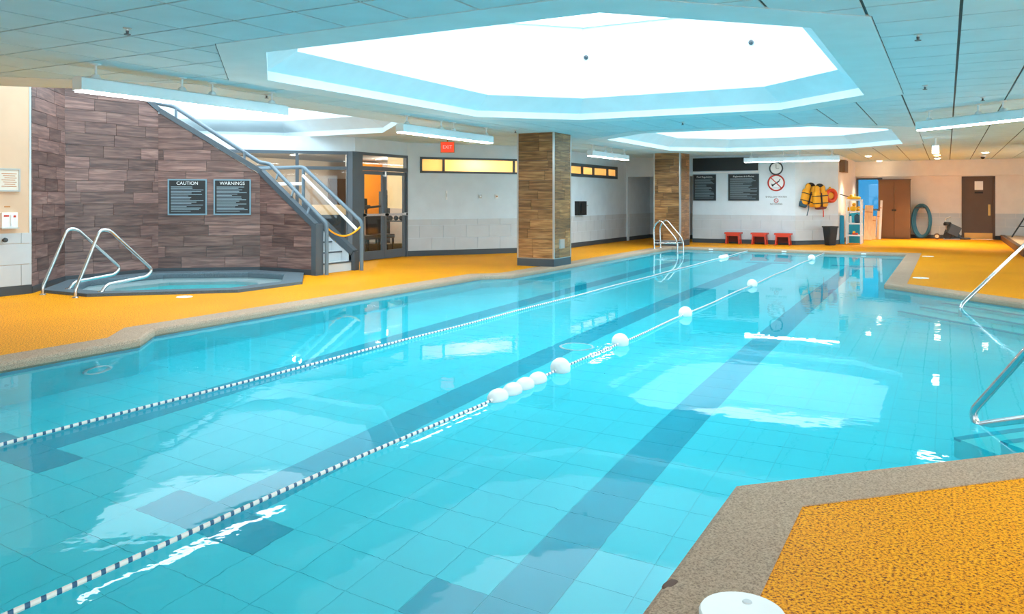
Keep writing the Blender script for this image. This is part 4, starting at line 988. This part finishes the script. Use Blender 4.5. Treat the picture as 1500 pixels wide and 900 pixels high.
# ------------------------------------------------------------------ step stools
def stool(x, y, label):
    t = thing('step_stool', label, 'stool', (x, y, 0), group='red step stools along the far wall')
    B = lambda mb, n, m: mb.build(n, m, t, world=False)
    mb = MB(); mb.prism([(-0.24, -0.17), (0.24, -0.17), (0.24, 0.17), (-0.24, 0.17)], 0.31, 0.36); B(mb, 'top', 'red_plastic')
    for s_ in (-1, 1):
        B(MB().extr([(s_ * 0.19, -0.15, 0.31), (s_ * 0.19, 0.15, 0.31), (s_ * 0.22, 0.17, 0.0), (s_ * 0.22, 0.10, 0.0), (s_ * 0.21, 0.06, 0.14), (s_ * 0.21, -0.06, 0.14), (s_ * 0.22, -0.10, 0.0), (s_ * 0.22, -0.17, 0.0)], (-s_ * 0.035, 0, 0)), 'side_leg', 'red_plastic')
    B(MB().box(-0.18, 0.18, 0.10, 0.14, 0.06, 0.3), 'back_panel', 'dark_red'); B(MB().box(-0.2, 0.2, -0.165, -0.14, 0.25, 0.31), 'front_apron', 'red_plastic')
stool(-5.80, 25.1, 'red step stool below the regulations board'); stool(-5.01, 25.1, 'red step stool standing between two others'); stool(-4.32, 25.1, 'red step stool at the bend of the far wall')
# trash can
tc = thing('trash_can', 'black tapered trash can below the life vests', 'trash can', (-3.08, 25.76, 0))
def sq(r, z): return [(-3.08 + (x - y) * r * 0.7071, 25.76 + (x + y) * r * 0.7071, z) for x, y in ((-1, -0.8), (-0.8, -1), (0.8, -1), (1, -0.8), (1, 0.8), (0.8, 1), (-0.8, 1), (-1, 0.8))]
def loft(rings):
    mb = MB(); n = len(rings[0]); vs = [p for r_0 in rings for p in r_0]; fs = [(i * n + k, i * n + (k + 1) % n, (i + 1) * n + (k + 1) % n, (i + 1) * n + k) for i in range(len(rings) - 1) for k in range(n)]
    return mb.add(vs, fs + [tuple(reversed(range(n)))])
loft([sq(0.12, 0.0), sq(0.165, 0.53), sq(0.165, 0.56)]).build('bin', 'black', tc); loft([sq(0.165, 0.53), sq(0.185, 0.53), sq(0.185, 0.57), sq(0.16, 0.57)]).build('rim', 'black', tc)
# life vests: hung on the diagonal wall
def vest(t_, z, tilt, mcol, label, blue):
    c0 = we.at(t_, 0.1 if blue else 0.27, z); o = thing('life_vest', label, 'life vest', we.at(t_, 0.0, z - 0.35), group='orange life vests on the angled wall')
    rot = Matrix.Rotation(math.atan2(we.d.y, we.d.x), 3, 'Z') @ Matrix.Rotation(tilt, 3, 'Y')
    def P(a, b, c_): return c0 + rot @ Vector((a, -b, c_))
    for s_ in (-1, 1):
        MB().sell(P(s_ * 0.125, 0, -0.08), (0.12, 0.075, 0.25), 0.55, rot).build('front_panel', mcol, o, True)
        MB().sell(P(s_ * 0.10, 0, 0.2), (0.075, 0.07, 0.14), 0.7, rot).build('shoulder', mcol, o, True)
    MB().tube([P(0.11 * math.cos(a), 0.0, 0.24 + 0.1 * math.sin(a)) for a in [math.pi * k / 8 for k in range(9)]], 0.055, 10).build('collar', 'black', o, True)
    for zz in (-0.2, 0.02): MB().sell(P(0, 0.01, zz), (0.255, 0.078, 0.016), 0.4, rot).build('strap', 'black', o, True)
    MB().sell(P(0, 0.07, -0.09), (0.015, 0.02, 0.2), 0.5, rot).build('zip', 'black', o, True)
    MB().tube([P(0.05, 0.02, -0.3), P(0.06, 0.03, -0.45), P(0.05, 0.03, -0.62)], 0.014, 8).build('hanging_strap', 'vest_blue' if blue else 'red_plastic', o, True)
    if blue: MB().sell(P(-0.14, 0.0, -0.31), (0.13, 0.05, 0.1), 0.5, rot).build('skirt', 'vest_blue', o, True)
    else: MB().sell(P(0.0, 0.0, -0.33), (0.2, 0.05, 0.06), 0.6, rot).build('skirt', 'dark_red', o, True)
vest(0.42, 1.50, R(14), 'orange_vest', 'tilted orange life vest with a blue skirt', True); vest(0.68, 1.46, R(-4), 'orange_vest', 'upright orange life vest beside the life ring', False)
lr = thing('life_ring', 'orange and yellow life ring hung beside the vests', 'life ring', we.at(1.22, 0, 1.25))
hoop_on(we, 1.22, 1.49, 0.165, 0.07, 0.062).build('ring', 'ring_orange', lr, True)
disc_on(we, 1.22, 1.49, 0.10, 0.02, None, 0.05).build('inner_pouch', 'orange_vest', lr); MB().tube([we.at(1.22, 0.03, 1.66), we.at(1.22, 0.03, 1.76)], 0.03, 8).build('hanger', 'yellow', lr, True)
MB().tube([we.at(1.22 + 0.22 * math.cos(a), 0.09, 1.49 + 0.22 * math.sin(a)) for a in [k * math.pi / 10 for k in range(-4, 12)]], 0.01, 6).build('grab_line', 'yellow', lr, True)
MB().tube([we.at(1.13, 0.02, 1.3), we.at(1.12, 0.03, 1.15), we.at(1.18, 0.03, 1.05)], 0.01, 6).build('tail_line', 'white_plastic', lr, True)

# ------------------------------------------------------------------ shelf unit with pool toys
SXc, SYc, SZ = -2.52, 26.95, (0.27, 0.63, 1.0, 1.36)
sh = thing('shelf_unit', 'white plastic four-tier shelf unit loaded with pool toys', 'shelf', (SXc, SYc, 0))
HX, HYd = 0.2, 0.22
for sx in (-1, 1):
    for sy in (-1, 1): MB().tube([(SXc + sx * HX, SYc + sy * HYd, 0.0), (SXc + sx * HX, SYc + sy * HYd, 1.38)], 0.024, 10).build('post', 'white_plastic', sh, True)
for z in SZ: MB().box(SXc - HX - 0.02, SXc + HX + 0.02, SYc - HYd - 0.02, SYc + HYd + 0.02, z - 0.025, z + 0.012).build('shelf_board', 'white_plastic', sh)
def item(name, label, cat, parts, loc, group='toys on the white shelf'):
    t = thing(name, label, cat, loc, group=group)
    for nm, m, c_, r, e in parts: MB().sell(Vector(loc) + Vector(c_), r, e, None, 14, 8).build(nm, m, t, True)
zt = SZ[3] + 0.012
item('toy_plane', 'yellow and red toy plane on the top of the shelf unit', 'toy', [('body', 'yellow', (0, 0, 0.05), (0.2, 0.06, 0.045), 0.6), ('keel', 'ring_orange', (0, 0, 0.02), (0.16, 0.05, 0.02), 0.6), ('cabin', 'yellow', (-0.08, 0, 0.11), (0.05, 0.04, 0.04), 0.8), ('fin', 'yellow', (0.02, 0.02, 0.12), (0.02, 0.015, 0.06), 0.8)], (SXc + 0.0, SYc - 0.1, zt))
t = thing('pole_net', 'dark pole end resting on the shelf unit', 'pole', (SXc - 0.1, SYc, zt + 0.05)); MB().tube([(SXc - 0.55, SYc - 0.05, zt + 0.2), (SXc + 0.05, SYc + 0.05, zt + 0.02)], 0.014, 8).build('shaft', 'black', t, True); MB().tube([(SXc - 0.55, SYc - 0.05, zt + 0.2), (SXc - 0.42, SYc - 0.05, zt + 0.2)], 0.02, 8).build('grip', 'black', t, True)
item('toy_duck', 'yellow rubber toy on the second tier of the shelf unit', 'toy', [('body', 'yellow', (0, 0, 0.08), (0.1, 0.08, 0.08), 0.8), ('head', 'yellow', (0.02, 0, 0.2), (0.06, 0.055, 0.06), 1.0), ('beak', 'ring_orange', (0.02, -0.06, 0.19), (0.025, 0.03, 0.012), 0.8)], (SXc - 0.02, SYc - 0.1, SZ[2] + 0.012))
item('toy_ball', 'yellow toy ball at the side of the second tier', 'ball', [('ball', 'yellow', (0, 0, 0.075), (0.075, 0.075, 0.075), 1.0), ('valve', 'white_plastic', (0, -0.07, 0.08), (0.012, 0.01, 0.012), 1.0)], (SXc + 0.13, SYc + 0.06, SZ[2] + 0.012))
item('foam_dumbbell', 'yellow foam dumbbell at the left of the second tier', 'foam weight', [('weight', 'yellow', (-0.06, 0, 0.06), (0.03, 0.06, 0.06), 0.5), ('weight', 'yellow', (0.06, 0, 0.06), (0.03, 0.06, 0.06), 0.5), ('grip', 'white_plastic', (0, 0, 0.06), (0.06, 0.02, 0.02), 0.6)], (SXc - 0.12, SYc + 0.08, SZ[2] + 0.012))
item('swim_bag', 'dark blue mesh bag on the third tier of the shelf unit', 'bag', [('sack', 'vest_blue', (0, 0, 0.13), (0.08, 0.12, 0.13), 0.4), ('drawstring', 'black', (0, 0, 0.265), (0.03, 0.03, 0.015), 0.8)], (SXc + 0.08, SYc, SZ[1] + 0.012))
item('white_bottle', 'tall white bottle on the third tier of the shelf unit', 'bottle', [('body', 'white_plastic', (0, 0, 0.11), (0.035, 0.035, 0.11), 0.4), ('cap', 'black', (0, 0, 0.235), (0.018, 0.018, 0.02), 0.5)], (SXc - 0.1, SYc - 0.08, SZ[1] + 0.012))
item('toy_boat', 'small red and yellow toy boat on the lowest tier', 'toy', [('hull', 'ring_orange', (0, 0, 0.03), (0.09, 0.05, 0.03), 0.6), ('cabin', 'yellow', (-0.03, 0, 0.08), (0.04, 0.035, 0.035), 0.6)], (SXc + 0.03, SYc - 0.12, SZ[0] + 0.012))
item('toy_ring', 'pale blue dive toy beside the toy boat', 'toy', [('body', 'blue_foam', (0, 0, 0.03), (0.08, 0.04, 0.03), 0.8), ('tail', 'white_plastic', (-0.07, 0, 0.04), (0.03, 0.02, 0.02), 0.8)], (SXc - 0.09, SYc + 0.03, SZ[0] + 0.012))
def leaning(name, label, cat, a, b, w, th, m, rz, parts=()):
    """board leaning: foot a, top b"""
    t = thing(name, label, cat, a); a = Vector(a); b = Vector(b); d = (b - a).normalized(); side = Vector((math.cos(rz), math.sin(rz), 0)); nn = d.cross(side).normalized()
    L_ = (b - a).length; pts = []
    for k in range(9):
        an = math.pi * k / 8; pts.append(a + d * (L_ - w * 0.25 + w * 0.25 * math.sin(an)) + side * (w / 2 * math.cos(an)))
    pts += [a - side * w / 2, a + side * w / 2]
    MB().extr([p - nn * th / 2 for p in pts], nn * th).build('board', m, t)
    return t
leaning('kickboard', 'blue foam board standing behind the shelf unit', 'kickboard', (-2.55, 27.35, 0.0), (-2.55, 27.5, 0.95), 0.5, 0.05, 'blue_foam', 0)
leaning('kickboard', 'narrow blue foam board leaning left of the shelf unit', 'kickboard', (-2.84, 26.6, 0.0), (-2.87, 26.75, 0.88), 0.13, 0.05, 'blue_foam', R(15))
leaning('black_mat', 'black mat leaning against the recess corner', 'mat', (-2.72, 27.85, 0.0), (-2.78, 27.85, 1.0), 0.3, 0.04, 'black', R(90))
# planks against the glass door
PL = [(-2.32, 'wide pale board leaning by the glass door', 0.26, 1.18, 29.6), (-2.06, 'narrow cream lath leaning by the cabinet', 0.10, 0.98, 30.3), (-1.98, 'tall thin white lath leaning on the brown cabinet', 0.07, 1.35, 30.2), (-2.18, 'short pale board leaning between the longer ones', 0.12, 0.80, 30.1)]
for i, (x, lb, w, h, y) in enumerate(PL):
    t = thing('timber_board', lb, 'board', (x, y, 0)); MB().cbox((x - 0.02, y + 0.12, h / 2), (w, 0.025, h), R(8), R(-9), R(3)).build('plank', 'board' if i != 2 else 'white_plastic', t); MB().cbox((x - 0.02, y + 0.105, h * 0.8), (w * 0.9, 0.012, 0.02), R(8), R(-9), R(3)).build('batten', 'exit_case', t)
# cabinet
cb = thing('storage_cabinet', 'tall brown two-door storage cabinet against the far wall', 'cabinet', (-1.62, 31.2, 0))
MB().box(-2.12, -1.12, 30.97, 31.55, 0.0, 2.05).build('carcass', 'cabinet', cb)
for x0, x1, hx in ((-2.11, -1.625, -1.66), (-1.615, -1.13, -1.58)):
    dd_ = MB().box(x0, x1, 30.945, 30.97, 0.06, 1.97).build('door', 'cabinet', cb)
    MB().lathe([(0, 0), (0.035, 0), (0.035, -0.02), (0, -0.025)], (hx, 30.945, 1.0), 12, 'Y').build('knob', 'black', dd_, True)
MB().box(-2.14, -1.10, 30.93, 31.56, 2.05, 2.08).build('top', 'door_brown', cb)
# hose coil
hs = thing('hose_coil', 'teal vacuum hose coil hung in an oval on the wall', 'hose', (-0.83, 31.7, 0.02))
for k in range(4):
    rr = 1 - 0.07 * (k % 2); MB().tube([(-0.80 + 0.27 * rr * math.cos(a) + 0.02 * k, 31.66 + 0.045 * (k - 1.5) - 0.05, 0.62 + 0.57 * rr * math.sin(a)) for a in [2 * math.pi * j / 36 for j in range(36)]], 0.036, 8, True).build('loop', 'teal_hose', hs, True)
MB().box(-1.0, -0.62, 31.5, 31.74, 1.06, 1.10).build('hanger', 'base', hs)
# vacuum machine
vc = thing('pool_vacuum', 'dark wheeled cleaning machine standing beside the hose', 'vacuum', (0.12, 31.3, 0))
MB().cbox((0.18, 31.3, 0.32), (0.34, 0.34, 0.34), R(20), 0, R(25)).build('motor', 'base', vc); MB().lathe([(0, 0), (0.12, 0), (0.13, 0.06), (0.1, 0.12), (0, 0.12)], (0.02, 31.3, 0.48), 14).build('filter', 'black', vc, True)
for y in (31.12, 31.46): MB().lathe([(0, 0), (0.13, 0), (0.13, 0.05), (0, 0.05)], (0.02, y, 0.131), 18, 'Y').build('wheel', 'black', vc, True)
MB().tube(fillet([(0.0, 31.3, 0.3), (-0.06, 31.3, 0.7), (0.12, 31.3, 0.78)], 0.08), 0.02, 8).build('handle', 'silver_frame', vc, True); MB().tube(fillet([(0.3, 31.3, 0.3), (0.4, 31.2, 0.05), (0.7, 31.15, 0.05)], 0.1), 0.03, 8).build('pipe', 'base', vc, True)
MB().box(-0.1, 0.4, 31.1, 31.5, 0.005, 0.03).build('base_plate', 'silver_frame', vc)
wh = thing('spare_wheel', 'small pale wheel on the floor beside the hose', 'wheel', (-0.3, 31.25, 0)); MB().lathe([(0, 0), (0.06, 0), (0.06, 0.05), (0, 0.05)], (-0.3, 31.25, 0.105), 18, 'Y').build('hub', 'board', wh, True); MB().tube([(-0.3 + 0.08 * math.cos(a), 31.275, 0.105 + 0.08 * math.sin(a)) for a in [k * math.pi / 10 for k in range(20)]], 0.022, 8, True).build('tyre', 'door_brown', wh, True)
# folded bench on the platform
fb = thing('folding_stand', 'black folding stand on the raised platform', 'stand', (2.0, 30.6, 0.15))
MB().bar((1.85, 30.6, 0.15), (2.3, 30.7, 0.95), 0.05, 0.03).build('leg', 'black', fb); MB().bar((2.5, 30.6, 0.15), (2.25, 30.7, 0.95), 0.05, 0.03).build('leg', 'black', fb); MB().bar((2.05, 30.62, 0.5), (2.4, 30.62, 0.5), 0.04, 0.03).build('brace', 'black', fb)
